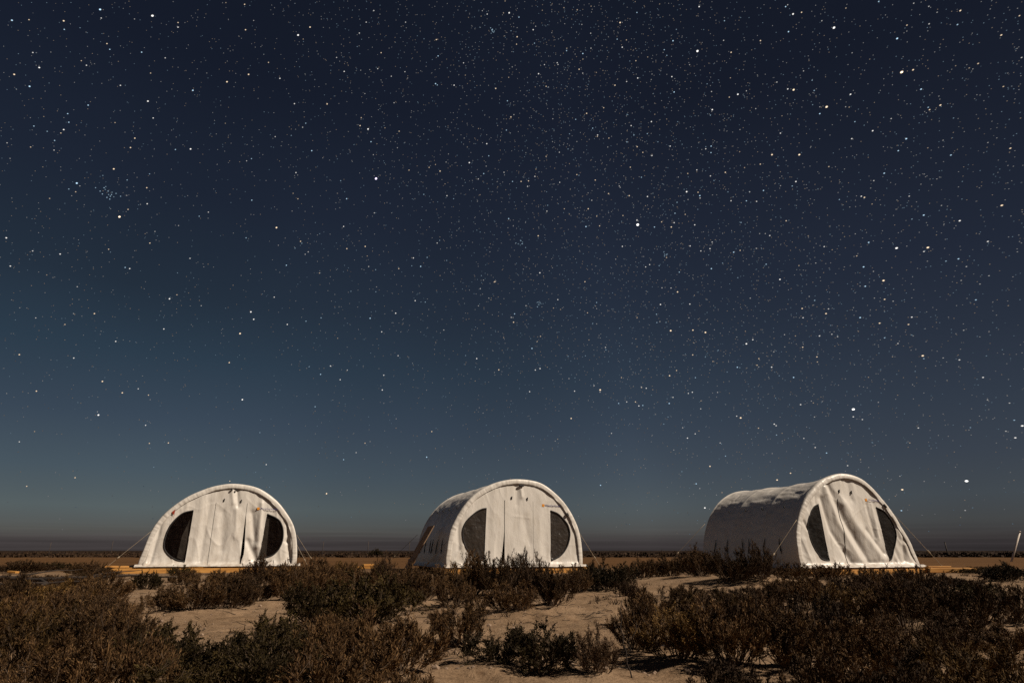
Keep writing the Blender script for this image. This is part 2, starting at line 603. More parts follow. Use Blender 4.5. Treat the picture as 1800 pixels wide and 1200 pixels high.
ground = link('ground', gmesh, m_ground)
tag(ground, 'bare sandy desert ground running flat to the horizon', kind='structure')


def ground_z(x, y):
    z = float(terrain(x, y))
    for (sx, sy, w, h, k, lab) in survey:
        r = max(0.25, w * 0.6)
        z += min(0.06, 0.12 * h) * math.exp(-(((x - sx) / r) ** 2 + ((y - sy) / r) ** 2))
    return z


# ------------------------------------------------------------------ materials of the tents
def cloth_mat(name, dirt=0.65, tint=(0.70, 0.665, 0.615)):
    m, nt, b = mat(name)
    t = N(nt, 'ShaderNodeTexCoord')
    O = t.outputs['Object']
    s = N(nt, 'ShaderNodeSeparateXYZ')
    nt.links.new(O, s.inputs[0])
    mp = N(nt, 'ShaderNodeMapping')
    mp.inputs['Scale'].default_value = (3.0, 3.0, 0.9)
    nt.links.new(O, mp.inputs[0])
    a = noise(nt, 1.3, 5, 0.6, mp.outputs[0])
    c = np.array(tint)
    base = rampn(nt, a, [(0.28, c * np.array([.86, .84, .81])), (0.5, c), (0.75, c * 1.05)])
    # blown dust staining the lowest third of a metre
    mr = N(nt, 'ShaderNodeMapRange')
    mr.inputs['From Min'].default_value = 0.42
    mr.inputs['From Max'].default_value = 0.0
    nt.links.new(s.outputs[2], mr.inputs[0])
    dn = noise(nt, 6.0, 5, 0.65, O)
    mm = N(nt, 'ShaderNodeMath', operation='MULTIPLY')
    nt.links.new(mr.outputs[0], mm.inputs[0])
    nt.links.new(rampn(nt, dn, [(0.42, (0, 0, 0)), (0.68, (dirt, dirt, dirt))]), mm.inputs[1])
    mx = N(nt, 'ShaderNodeMix', data_type='RGBA')
    nt.links.new(mm.outputs[0], mx.inputs['Factor'])
    nt.links.new(base, mx.inputs[6])
    mx.inputs[7].default_value = (0.30, 0.21, 0.14, 1)
    nt.links.new(mx.outputs[2], b.inputs['Base Color'])
    b.inputs['Roughness'].default_value = 0.42
    b.inputs['Specular IOR Level'].default_value = 0.55
    mp2 = N(nt, 'ShaderNodeMapping')
    mp2.inputs['Scale'].default_value = (9, 5, 3)
    nt.links.new(O, mp2.inputs[0])
    w = noise(nt, 0.8, 3, 0.5, mp2.outputs[0])
    w0 = N(nt, 'ShaderNodeMath', operation='SUBTRACT')
    nt.links.new(w, w0.inputs[0])
    w0.inputs[1].default_value = 0.5
    w1 = N(nt, 'ShaderNodeMath', operation='ABSOLUTE')
    nt.links.new(w0.outputs[0], w1.inputs[0])
    w2 = N(nt, 'ShaderNodeMath', operation='MINIMUM')
    nt.links.new(w1.outputs[0], w2.inputs[0])
    w2.inputs[1].default_value = 0.06
    bump(nt, b, w2.outputs[0], 0.30, 0.07)
    return m


m_cloth = cloth_mat('white_pvc_cloth')
m_black = simple('black_webbing', (0.012, 0.011, 0.012), 0.7, 0.3, 30)
m_rope = simple('pale_rope', (0.30, 0.24, 0.17), 0.85, 0.25, 40)
m_metal = simple('dull_steel', (0.20, 0.19, 0.18), 0.45, 0.2, 20)
m_dark_in = simple('interior_lining', (0.10, 0.055, 0.04), 0.9, 0.3, 4)
m_orange = simple('orange_print', (0.75, 0.30, 0.03), 0.5, 0.05, 10)
m_blue = simple('navy_print', (0.035, 0.03, 0.16), 0.5, 0.05, 10)
m_red = simple('red_lining', (0.30, 0.035, 0.012), 0.7, 0.2, 10)


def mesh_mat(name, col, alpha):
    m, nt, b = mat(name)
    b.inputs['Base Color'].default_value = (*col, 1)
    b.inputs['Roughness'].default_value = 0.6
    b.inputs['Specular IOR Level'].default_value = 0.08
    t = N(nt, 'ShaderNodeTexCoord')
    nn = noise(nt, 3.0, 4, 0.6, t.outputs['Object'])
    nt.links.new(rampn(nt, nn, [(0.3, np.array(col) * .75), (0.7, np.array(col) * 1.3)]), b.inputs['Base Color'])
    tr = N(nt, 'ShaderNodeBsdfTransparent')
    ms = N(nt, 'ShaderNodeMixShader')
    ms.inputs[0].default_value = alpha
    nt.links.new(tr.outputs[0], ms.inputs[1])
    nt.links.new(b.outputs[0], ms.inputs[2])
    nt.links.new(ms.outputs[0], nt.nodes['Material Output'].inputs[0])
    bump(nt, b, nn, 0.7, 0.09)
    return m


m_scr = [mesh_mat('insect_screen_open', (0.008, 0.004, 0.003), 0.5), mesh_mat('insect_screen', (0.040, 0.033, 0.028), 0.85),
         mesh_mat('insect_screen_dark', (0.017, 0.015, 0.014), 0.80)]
for _n, _v in (('Roughness', .32), ('Specular IOR Level', .45)):
    m_scr[1].node_tree.nodes['Principled BSDF'].inputs[_n].default_value = _v
m_scr_fold = mesh_mat('insect_screen_folded', (0.12, 0.105, 0.09), 0.95)

m_wood, nt, b = mat('sawn_yellow_timber')
tcn = N(nt, 'ShaderNodeTexCoord')
mp = N(nt, 'ShaderNodeMapping')
mp.inputs['Scale'].default_value = (1.0, 12.0, 12.0)
nt.links.new(tcn.outputs['Object'], mp.inputs[0])
wv = noise(nt, 1.6, 6, 0.6, mp.outputs[0])
nt.links.new(rampn(nt, wv, [(0.25, (0.27, 0.115, 0.022)), (0.5, (0.52, 0.25, 0.055)), (0.75, (0.66, 0.36, 0.10))]), b.inputs['Base Color'])
b.inputs['Roughness'].default_value = 0.7
m_board = simple('weathered_brown_board', (0.24, 0.155, 0.095), 0.85, 0.25, 5)


# ------------------------------------------------------------------ tents
def smooth_closed_profile(pts, n):
    """open Catmull-Rom through pts, resampled evenly to n+1 points"""
    P = np.array(pts, float)
    P = np.vstack([2 * P[0] - P[1], P, 2 * P[-1] - P[-2]])
    out = []
    for i in range(1, len(P) - 2):
        for t in np.linspace(0, 1, 24, endpoint=False):
            p0, p1, p2, p3 = P[i - 1], P[i], P[i + 1], P[i + 2]
            out.append(.5 * ((2 * p1) + (-p0 + p2) * t + (2 * p0 - 5 * p1 + 4 * p2 - p3) * t * t + (-p0 + 3 * p1 - 3 * p2 + p3) * t ** 3))
    out.append(P[-2])
    out = np.array(out)
    L = np.r_[0, np.cumsum(np.hypot(*np.diff(out, axis=0).T))]
    q = np.linspace(0, L[-1], n + 1)
    return np.stack([np.interp(q, L, out[:, 0]), np.interp(q, L, out[:, 1])], -1)


ARCH = [
    [(-2.27, 0.0), (-2.16, 0.55), (-2.04, 1.04), (-1.85, 1.42), (-1.60, 1.72), (-1.24, 2.03), (-0.81, 2.27), (-0.4, 2.42), (0.07, 2.49), (0.65, 2.42),
     (1.06, 2.24), (1.47, 1.93), (1.83, 1.50), (2.02, 1.17), (2.13, 0.79), (2.19, 0.34), (2.19, 0.0)],
    [(-2.15, 0.0), (-2.13, 0.45), (-2.05, 0.95), (-1.91, 1.29), (-1.67, 1.68), (-1.35, 2.03), (-0.91, 2.31), (-0.42, 2.48), (0.1, 2.54), (0.71, 2.47),
     (1.18, 2.22), (1.63, 1.80), (1.93, 1.30), (2.07, 0.88), (2.12, 0.35), (2.11, 0.0)],
    [(-2.05, 0.0), (-2.10, 0.5), (-2.06, 0.93), (-1.92, 1.32), (-1.66, 1.76), (-1.31, 2.12), (-0.85, 2.44), (-0.17, 2.64), (0.45, 2.58), (0.89, 2.35),
     (1.24, 2.01), (1.58, 1.60), (1.82, 1.19), (2.05, 0.78), (2.19, 0.40), (2.31, 0.0)],
]
WIN_L = [
    [(-0.99, 1.65), (-1.28, 1.55), (-1.50, 1.30), (-1.62, 1.0), (-1.65, 0.66), (-1.59, 0.47), (-1.43, 0.31), (-1.23, 0.2), (-1.01, 0.16)],
    [(-0.95, 1.66), (-1.10, 1.63), (-1.30, 1.52), (-1.55, 1.29), (-1.66, 1.01), (-1.60, 0.65), (-1.43, 0.42), (-1.22, 0.28), (-1.00, 0.19)],
    [(-1.12, 1.74), (-1.30, 1.66), (-1.46, 1.46), (-1.58, 1.24), (-1.60, 0.94), (-1.52, 0.61), (-1.32, 0.30), (-1.18, 0.22), (-1.02, 0.21)],
]
WIN_R = [
    [(1.16, 1.58), (1.43, 1.47), (1.59, 1.33), (1.69, 1.08), (1.70, 0.75), (1.59, 0.47), (1.40, 0.31), (1.05, 0.23)],
    [(1.10, 1.63), (1.35, 1.54), (1.58, 1.33), (1.69, 1.15), (1.72, 0.91), (1.62, 0.59), (1.41, 0.34), (1.09, 0.19)],
    [(1.02, 1.70), (1.29, 1.59), (1.47, 1.40), (1.58, 1.20), (1.61, 0.91), (1.48, 0.60), (1.27, 0.28), (1.15, 0.20)],
]
DOOR = (-0.38, 0.52, 1.92)          # left seam, right seam, top
# folds: (s0, z0, s1, z1, half width, depth)  positive bulges outwards
FOLDS = [
    [(-1.95, 1.15, -2.05, 0.05, 0.07, 0.05), (-1.80, 1.45, -1.95, 0.05, 0.05, -0.06), (-0.75, 2.1, -0.78, 0.2, 0.10, 0.03),
     (-0.55, 1.9, -0.60, 0.1, 0.08, -0.03), (0.02, 2.35, 0.12, 1.9, 0.06, 0.05), (0.16, 2.35, 0.26, 1.8, 0.05, -0.05),
     (-0.15, 1.6, -0.05, 0.5, 0.10, -0.05), (0.25, 1.7, 0.30, 0.9, 0.10, 0.05), (0.70, 1.60, 0.85, 0.75, 0.09, -0.09),
     (0.95, 1.9, 0.98, 0.6, 0.07, 0.06), (0.62, 0.75, 0.95, 0.22, 0.10, -0.10), (1.83, 1.35, 1.85, 0.75, 0.05, -0.09),
     (1.85, 0.75, 2.03, 0.12, 0.06, -0.09), (1.95, 1.3, 1.99, 0.5, 0.04, 0.05), (-1.2, 2.0, -1.2, 1.65, 0.06, 0.03)],
    [(0.12, 2.38, 0.17, 2.02, 0.05, 0.05), (0.02, 2.3, 0.0, 1.8, 0.06, -0.03), (-0.7, 2.2, -0.72, 0.3, 0.10, 0.02),
     (0.75, 2.1, 0.72, 0.4, 0.10, 0.025), (-1.75, 1.55, -1.98, 0.7, 0.05, 0.04), (-1.8, 1.2, -1.75, 0.5, 0.05, -0.04),
     (-1.65, 0.6, -1.95, 0.1, 0.05, 0.05), (-1.45, 0.3, -1.7, 0.02, 0.05, -0.04), (-0.1, 1.45, 0.4, 1.40, 0.03, 0.012),
     (-0.1, 0.35, 0.1, 0.30, 0.10, 0.04), (0.25, 1.4, 0.40, 0.7, 0.08, -0.03), (-1.85, 1.6, -1.75, 0.2, 0.06, -0.02)],
    [(-0.62, 2.25, -0.30, 1.35, 0.42, 0.12, 0.09, -0.13), (-0.80, 2.2, -0.50, 1.2, 0.10, 0.15, 0.10, 0.12),
     (-1.0, 1.9, -0.80, 1.0, -0.25, 0.15, 0.08, -0.12), (-0.18, 1.75, 0.15, 1.15, 0.95, 0.20, 0.13, 0.13), (0.50, 1.05, 1.0, 0.40, 0.06, -0.08),
     (0.66, 1.75, 0.80, 0.85, 0.06, -0.07), (0.85, 1.8, 0.92, 0.8, 0.05, 0.05), (0.1, 2.4, 0.15, 1.9, 0.08, -0.05),
     (1.70, 1.1, 2.0, 0.1, 0.07, 0.08), (1.80, 0.75, 1.75, 0.2, 0.06, -0.08), (1.45, 0.5, 1.62, 0.05, 0.05, -0.05),
     (-1.75, 1.55, -1.85, 1.15, 0.05, 0.07), (-1.72, 1.25, -1.62, 1.05, 0.04, -0.07), (-1.8, 0.75, -1.7, 0.3, 0.07, 0.05),
     (-1.2, 2.2, -1.22, 1.75, 0.05, -0.06), (-0.45, 0.12, 1.4, 0.16, 0.05, -0.05)],
]
# door seam gaps: functions of z giving (gap at left seam, gap at right seam)
def gap(i, z):
    z = np.asarray(z, float)
    g0 = np.full_like(z, 0.012)
    if i == 1:
        gl = g0 + 0.11 * np.clip((1.05 - z) / 1.05, 0, 1) ** 1.2
        return gl, g0
    if i == 0:
        return g0, g0 + 0.075 * np.clip((1.55 - z) / 1.0, 0, 1) * np.clip((z - 0.05) / 0.3, 0.3, 1)
    return g0, g0


def inside(poly, x, y):
    n = len(poly)
    r = np.zeros(x.shape, bool)
    j = n - 1
    for i in range(n):
        xi, yi = poly[i]
        xj, yj = poly[j]
        c = ((yi > y) != (yj > y)) & (x < (xj - xi) * (y - yi) / (yj - yi + 1e-12) + xi)
        r ^= c
        j = i
    return r


def nearest_on(poly, x, y, closed=True):
    best = np.full(x.shape, 1e9)
    bx, by = x.copy(), y.copy()
    n = len(poly)
    for i in range(n if closed else n - 1):
        a, c = np.array(poly[i]), np.array(poly[(i + 1) % n])
        d = c - a
        t = np.clip(((x - a[0]) * d[0] + (y - a[1]) * d[1]) / (d @ d + 1e-12), 0, 1)
        qx, qy = a[0] + t * d[0], a[1] + t * d[1]
        dd = np.hypot(x - qx, y - qy)
        m = dd < best
        best = np.where(m, dd, best)
        bx = np.where(m, qx, bx)
        by = np.where(m, qy, by)
    return best, bx, by


FK = (0.62, 0.5, 0.43)


def front_disp(i, s, z):
    """outward (towards the viewer) displacement of the front wall cloth"""
    d = np.zeros_like(s)
    for fo in FOLDS[i]:
        w, a = fo[-2:]
        dist = np.full(s.shape, 9.0)
        for q in range(0, len(fo) - 4, 2):
            s0, z0, s1, z1 = fo[q:q + 4]
            dx, dz = s1 - s0, z1 - z0
            t = np.clip(((s - s0) * dx + (z - z0) * dz) / (dx * dx + dz * dz), 0, 1)
            dist = np.minimum(dist, np.hypot(s - s0 - t * dx, z - z0 - t * dz))
        d += FK[i] * a * np.exp(-(dist / (w * 1.2)) ** 1.7)
    amp = (0.75, 0.4, 0.8)[i]
    d += amp * 0.028 * fbm(s * 3.2 + 7 * i, z * 0.55, 3)                 # hanging pleats
    d += amp * 0.008 * fbm(s * 6 + z * 2 + 3 * i, z * 2.6 - s, 4, 0.55)   # creases
    rd = (1 - np.abs(vnoise(s * 2.6 + z * .5 + 31 * i, z * 0.8 + 5))) ** 9
    rd2 = (1 - np.abs(vnoise(s * 1.7 - z * 1.9 + 11 * i, z * 1.5 + s + 9))) ** 12
    d += amp * (0.016 * rd + 0.008 * rd2)
    # bottom kicked out and lying on the deck
    d += 0.09 * np.exp(-(z / 0.09) ** 2) + 0.03 * np.exp(-(z / 0.25) ** 2) * (1 + fbm(s * 5, z * 2 + i, 2))
    # taut along the arch
    _, pz, _ = None, None, None
    return d


def build_tent(i, label, hung=''):
    x0, y0, a = TENTS[i]
    root = empty('dome_tent', (x0, y0, DECK_Z), a)
    tag(root, label, 'tent', 'white arched fabric tents standing in a row')
    prof = smooth_closed_profile(ARCH[i], 160)
    # ---- canopy
    L, NB = 4.4, 3
    std = smooth_closed_profile([(-2.15, 0.0)] + [(-2.15 * math.copysign(abs(cos(t)) ** .93, cos(t)), 2.52 * sin(t) ** .93) for t in np.linspace(0.12, pi - 0.12, 15)] + [(2.15, 0.0)], 160)
    ny_ = 110
    yy = np.linspace(0.02, L, ny_ + 1)
    tt = np.linspace(0, 1, 161)
    T, YY = np.meshgrid(tt, yy)
    blend = np.clip(YY / 1.5, 0, 1) ** 0.8
    P = prof[None] * (1 - blend[..., None]) + std[None] * blend[..., None]
    # outward normals of the profile
    tg = np.gradient(P, axis=1)
    nrm = np.stack([-tg[..., 1], tg[..., 0]], -1)
    nrm /= np.linalg.norm(nrm, axis=-1, keepdims=True) + 1e-9
    bay = (YY / L * NB)
    f = bay - np.floor(np.clip(bay, 0, NB - 1e-6))
    sag = np.abs(np.sin(pi * bay)) ** 0.34
    upper = np.clip(np.sin(pi * T), 0, 1)
    hm = np.clip(upper * 1.6, 0.12, 1)
    d = -0.052 * sag * hm
    k = (0.7, 0.95, 1.0)[i]
    # wrinkles running along the bays, stronger on the shoulders
    ent = np.clip(np.sin(pi * bay) ** 2, 0, 1)
    d += k * 0.026 * ent * fbm(T * 20 + i * 5, YY * 0.9, 2) * hm
    d += k * 0.020 * 0.7 * (1 - np.abs(vnoise(T * 24 + YY * .5 + 5 * i, YY * 1.3 + 3))) ** 8 * np.clip(ent + .1, 0, 1) * hm
    d -= k * 0.016 * (1 - np.abs(vnoise(T * 34 - YY * 1.2 + 8 * i, YY * 2.0 + 7))) ** 9 * np.clip(ent + .1, 0, 1)
    # end puckers by the hoops on the shoulders
    d += k * 0.014 * np.exp(-((f - 0.5) ** 2 - 0.16) ** 2 / 0.004) * vnoise(T * 60, bay.astype(int) * 3.0 + 1) * hm
    # base skirt splays out over the deck edge
    zb = P[..., 1]
    d += 0.10 * np.exp(-(zb / 0.05) ** 2)
    Q = P + nrm * d[..., None]
    Q[..., 1] = np.maximum(Q[..., 1], 0.004 + 0.01 * vnoise(YY * 3, T * 3 + 2) * 0 )
    V = np.stack([Q[..., 0], YY, Q[..., 1]], -1)
    idx = np.arange(V.shape[0] * V.shape[1]).reshape(V.shape[:2])
    F = np.stack([idx[:-1, :-1], idx[1:, :-1], idx[1:, 1:], idx[:-1, 1:]], -1).reshape(-1, 4)
    canopy = link('canopy', make_mesh('canopy', V.reshape(-1, 3), F, True), m_cloth, root)
    # ---- arched front sleeve wrapped round the first hoop
    cs = [(0.0, 0.10), (0.008, 0.04), (0.004, -0.005), (-0.010, -0.032), (-0.030, -0.043), (-0.070, -0.042), (-0.105, -0.040), (-0.140, -0.038), (-0.144, -0.033), (-0.140, -0.028), (-0.10, -0.02)]
    n = 420
    pr = smooth_closed_profile(ARCH[i], n)
    tg = np.gradient(pr, axis=0)
    nr = np.stack([-tg[:, 1], tg[:, 0]], -1)
    nr /= np.linalg.norm(nr, axis=1, keepdims=True)
    q = np.linspace(0, 1, n + 1)
    puck = vnoise(q * 105 + 3 * i, q * 0 + .5) * 0.6 + vnoise(q * 190, q * 0 + 4.5) * 0.4
    rows = []
    for j, (dr, yv) in enumerate(cs):
        w = (0, .3, .6, 1, 1, 1, .9, .6, .4, .2, 0)[j]
        yv2 = yv + 0.010 * puck * w + 0.006 * vnoise(q * 30 + j, q * 0 + j)
        dr2 = dr + 0.004 * puck * w - (0.012 * np.abs(vnoise(q * 14, q * 0 + 8.5 + i)) if j >= 6 else 0)
        if j >= 5:   # inner lip sagging open in places
            yv2 = yv2 - 0.018 * np.clip(vnoise(q * 6 + i * 3, q * 0 + 2.2), 0, 1)
        pt = pr + nr * np.broadcast_to(dr2, (n + 1,))[:, None]
        rows.append(np.stack([pt[:, 0], np.broadcast_to(yv2, (n + 1,)), np.maximum(pt[:, 1], 0.003)], -1))
    V = np.array(rows)
    idx = np.arange(V.shape[0] * V.shape[1]).reshape(V.shape[:2])
    F = np.stack([idx[:-1, :-1], idx[:-1, 1:], idx[1:, 1:], idx[1:, :-1]], -1).reshape(-1, 4)
    link('arch_sleeve', make_mesh('arch_sleeve', V.reshape(-1, 3), F, True), m_cloth, root)
    # ---- hoops (steel tubes inside)
    for hb in range(NB + 1):
        pp = prof if hb == 0 else std
        pts = [(p[0] * .975, 0.04 + hb * (L - 0.06) / NB, max(0.0, p[1] - 0.045)) for p in pp[::5]]
        tubes('hoop', [(pts, 0.022, 6)], m_metal, root)
    # ---- back wall
    V = [(0, L - 0.03, 0.9)] + [(p[0] * .995, L - 0.03, p[1] * .995) for p in std]
    me = bpy.data.meshes.new('back_wall')
    me.from_pydata(V, [], [(0, j, j + 1) for j in range(1, len(V) - 1)] + [(0, len(V) - 1, 1)])
    link('back_wall', me, m_cloth, root)
    # ---- groundsheet inside
    boxes('groundsheet', [((0, L / 2, 0.004), (4.2, L - 0.15, 0.006), (0, 0, 0))], m_dark_in, root, 0)
    # ---- front wall grid
    ds = 0.022
    S, ZZ = np.meshgrid(np.arange(-2.42, 2.44, ds), np.arange(0.0, 2.74, ds))
    arch_in = smooth_closed_profile(ARCH[i], 160)
    tg = np.gradient(arch_in, axis=0)
    nr = np.stack([-tg[:, 1], tg[:, 0]], -1)
    nr /= np.linalg.norm(nr, axis=1, keepdims=True)
    ai = arch_in - nr * 0.06
    ai[0, 1] = ai[-1, 1] = 0
    ai = ai[(ai[:, 1] >= 0)]
    ai[0, 1] = 0
    ai[-1, 1] = 0
    wl = smooth_closed_profile(WIN_L[i], 40)
    wr = smooth_closed_profile(WIN_R[i], 40)
    dl = [(DOOR[0], 0.0), (DOOR[0], DOOR[2]), (DOOR[1], DOOR[2]), (DOOR[1], 0.0)]
    # the straight part of each opening's outline is its closing edge
    for poly, closed in ((ai, False), (wl, True), (wr, True), (dl, False)):
        dd, bx, by = nearest_on(poly, S, ZZ, closed)
        m = (dd < ds * 0.62) & (ZZ > ds * 0.5)
        S = np.where(m, bx, S)
        ZZ = np.where(m, by, ZZ)
    D = front_disp(i, S, ZZ)
    darch, _, _ = nearest_on(ai, S, ZZ, False)
    D = D * np.clip(darch / 0.10, 0.0, 1) ** .7 - 0.0
    Yv = 0.0 - D
    # sway of the lower wall
    # cells
    idx = np.arange(S.size).reshape(S.shape)
    F = np.stack([idx[:-1, :-1], idx[:-1, 1:], idx[1:, 1:], idx[1:, :-1]], -1).reshape(-1, 4)
    fs, fz = S.ravel()[F], ZZ.ravel()[F]
    cs_, cz = fs.mean(1), fz.mean(1)
    area = 0.5 * np.abs((fs[:, 2] - fs[:, 0]) * (fz[:, 3] - fz[:, 1]) - (fs[:, 3] - fs[:, 1]) * (fz[:, 2] - fz[:, 0]))
    ok = inside(ai, cs_, cz) & (area > 1e-6)
    iwl, iwr = inside(wl, cs_, cz), inside(wr, cs_, cz)
    idr = (cs_ > DOOR[0]) & (cs_ < DOOR[1]) & (cz < DOOR[2])
    SR, ZR, YR = S.ravel(), ZZ.ravel(), Yv.ravel()

    def part(name, sel, material, shift=None, off=0.0):
        ff = F[sel]
        used, inv = np.unique(ff, return_inverse=True)
        s_, z_, y_ = SR[used].copy(), ZR[used].copy(), YR[used].copy() + off
        if shift is not None:
            s_, y_ = shift(s_, z_, y_)
        me = make_mesh(name, np.stack([s_, y_, z_], -1), inv.reshape(-1, 4), True)
        return link(name, me, material, root)

    def wall_shift(s_, z_, y_):
        gl, gr = gap(i, z_)
        lim = z_ < DOOR[2] - 0.01
        wL = np.where((s_ <= DOOR[0] + 1e-4) & lim, np.exp(-(DOOR[0] - s_) / 0.25), 0)
        wR = np.where((s_ >= DOOR[1] - 1e-4) & lim, np.exp(-(s_ - DOOR[1]) / 0.25), 0)
        return s_ - gl * wL + gr * wR, y_

    part('front_wall', ok & ~iwl & ~iwr & ~idr, m_cloth, wall_shift)
    part('door_flap', ok & idr, m_cloth, None, -0.012)
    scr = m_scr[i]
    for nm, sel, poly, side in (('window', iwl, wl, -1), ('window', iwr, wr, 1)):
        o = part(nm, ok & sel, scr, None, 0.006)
        # black piping round the curved edge
        P3 = []
        for (s_, z_) in poly:
            yv = float(-front_disp(i, np.array([s_]), np.array([z_]))[0]) - 0.004
            P3.append((s_, yv, z_))
        rad = 0.022 if i != 2 else 0.016
        tubes('piping', [(P3, rad, 6)], m_black, o)
        e = [P3[0], ((P3[0][0] * .66 + P3[-1][0] * .34), float(-front_disp(i, np.array([P3[0][0] * .66 + P3[-1][0] * .34]), np.array([P3[0][2] * .66 + P3[-1][2] * .34]))[0]) + 0.002, P3[0][2] * .66 + P3[-1][2] * .34),
             ((P3[0][0] * .33 + P3[-1][0] * .67), float(-front_disp(i, np.array([P3[0][0] * .33 + P3[-1][0] * .67]), np.array([P3[0][2] * .33 + P3[-1][2] * .67]))[0]) + 0.002, P3[0][2] * .33 + P3[-1][2] * .67), P3[-1]]
        tubes('piping', [(e, 0.006, 5)], m_black, o)
        if i == 0:     # half drawn insect screen hanging in the open window
            if side < 0:
                tri = [(-0.995, 1.60), (-1.08, 1.30), (-1.20, 0.90), (-1.25, 0.27), (-1.01, 0.18)]
            else:
                tri = [(1.16, 1.50), (1.24, 1.48), (1.25, 1.0), (1.27, 0.28), (1.06, 0.26)]
            V = [(s_, 0.045 - float(front_disp(i, np.array([s_]), np.array([z_]))[0]), z_) for s_, z_ in tri]
            me = bpy.data.meshes.new('drawn_screen')
            me.from_pydata(V, [], [tuple(range(len(V)))])
            link('drawn_screen', me, m_scr_fold, o)
    # ---- folded cloth hem at the foot
    q = np.linspace(ARCH[i][0][0] - 0.05, ARCH[i][-1][0] + 0.12, 170)
    fr = -0.10 - 0.035 * fbm(q * 2.3 + i, q * 0 + 1, 3)
    rows = [np.stack([q, fr + dy, z0 + 0.012 * (1 + fbm(q * 6, q * 0 + z0 * 90 + i, 2))], -1) for dy, z0 in ((0.06, 0.07), (0.0, 0.045), (-0.05, 0.025), (-0.075, 0.006), (-0.07, 0.002), (0.05, 0.003))]
    V = np.array(rows)
    idx = np.arange(V.shape[0] * V.shape[1]).reshape(V.shape[:2])
    Fh = np.stack([idx[:-1, :-1], idx[:-1, 1:], idx[1:, 1:], idx[1:, :-1]], -1).reshape(-1, 4)
    link('hem', make_mesh('hem', V.reshape(-1, 3), Fh, True), m_cloth, root)
    # ---- small black toggles, top clip
    def yf(s_, z_):
        return -float(front_disp(i, np.array([s_]), np.array([z_]))[0])
    tg_s = [(-0.16, 1.98), (0.34, 1.96)] if i < 2 else [(-0.30, 2.13), (0.18, 2.11)]
    for s_, z_ in tg_s:
        boxes('toggle', [((s_, yf(s_, z_) - 0.02, z_), (0.028, 0.03, 0.10), (0, 0.12, 0))], m_black, root, 0.008)
    if i == 0:
        boxes('clip', [((0.02, -0.05, 2.30), (0.05, 0.05, 0.05), (0, 0, 0))], m_black, root, 0.01)
        boxes('clip', [((0.16, -0.05, 2.30), (0.05, 0.05, 0.05), (0, 0, 0))], m_black, root, 0.01)
    elif i == 1:
        boxes('clip', [((0.14, -0.045, 2.345), (0.16, 0.05, 0.055), (0, 0, 0))], m_black, root, 0.015)
        boxes('clip', [((1.64, -0.05, 1.52), (0.10, 0.05, 0.08), (0, 0.9, 0))], m_black, root, 0.015)
    else:
        boxes('clip', [((1.33, -0.05, 1.74), (0.13, 0.05, 0.06), (0, 0.8, 0))], m_black, root, 0.015)
    # ---- printed maker's mark: orange square and blue lettering
    lx, lz = ((0.87, 1.745), (0.86, 1.785), (0.68, 1.905))[i]
    rot = -0.02 if i < 2 else -0.05
    yv = min(yf(lx + t * .5, lz + u_) for t in np.linspace(-.08, 1.05, 12) for u_ in (-.04, 0, .04)) - 0.006
    boxes('printed_emblem', [((lx, min(yf(lx + u_, lz) for u_ in (-.04, 0, .04)) - 0.004, lz), (0.075, 0.004, 0.075), (0, 0, 0))], m_orange, root, 0)
    cu = bpy.data.curves.new('lettering', 'FONT')
    cu.body = 'Weatherhaven'
    cu.size = 0.088
    cu.extrude = 0.001
    cu.materials.append(m_blue)
    tmp = bpy.data.objects.new('lettering', cu)
    tme = bpy.data.meshes.new_from_object(tmp)
    bpy.data.objects.remove(tmp)
    tme.name = 'lettering'
    if not tme.materials:
        tme.materials.append(m_blue)
    to = bpy.data.objects.new('lettering', tme)
    to.location = (lx + 0.055, yv, lz - 0.028)
    to.rotation_euler = (pi / 2, -rot, 0)
    to.parent = root
    COL.objects.link(to)
    # ---- side vents: paired black straps on the flank, small ties above
    for yv in (0.62, 1.30, 2.02, 2.32, 3.05, 3.72):
        zc = 0.62
        j = int(np.argmin(np.abs(std[:60, 1] - zc)))
        pts = []
        for z_ in np.linspace(0.38, 0.82, 6):
            xx = float(np.interp(z_, std[:60, 1], std[:60, 0]))
            b_ = min(1, (yv / 1.5)) ** 0.8
            xf = float(np.interp(z_, prof[:60, 1], prof[:60, 0]))
            pts.append((xf * (1 - b_) + xx * b_ - 0.012, yv + 0.035 * sin(z_ * 8 + yv * 3), z_))
        tubes('vent_strap', [(pts, [0.008, .018, .014, .017, .012, .006], 5)], m_black, root)
    for yv in (0.75, 1.75, 2.55, 3.4):
        z_ = 1.70
        xx = float(np.interp(z_, std[:80, 1], std[:80, 0]))
        b_ = min(1, (yv / 1.5)) ** 0.8
        xf = float(np.interp(z_, prof[:80, 1], prof[:80, 0]))
        xx = xf * (1 - b_) + xx * b_
        boxes('tie_tab', [((xx + 0.0, yv, z_), (0.04, 0.035, 0.07), (0, -0.6, 0))], m_black, root, 0.01)
    return root


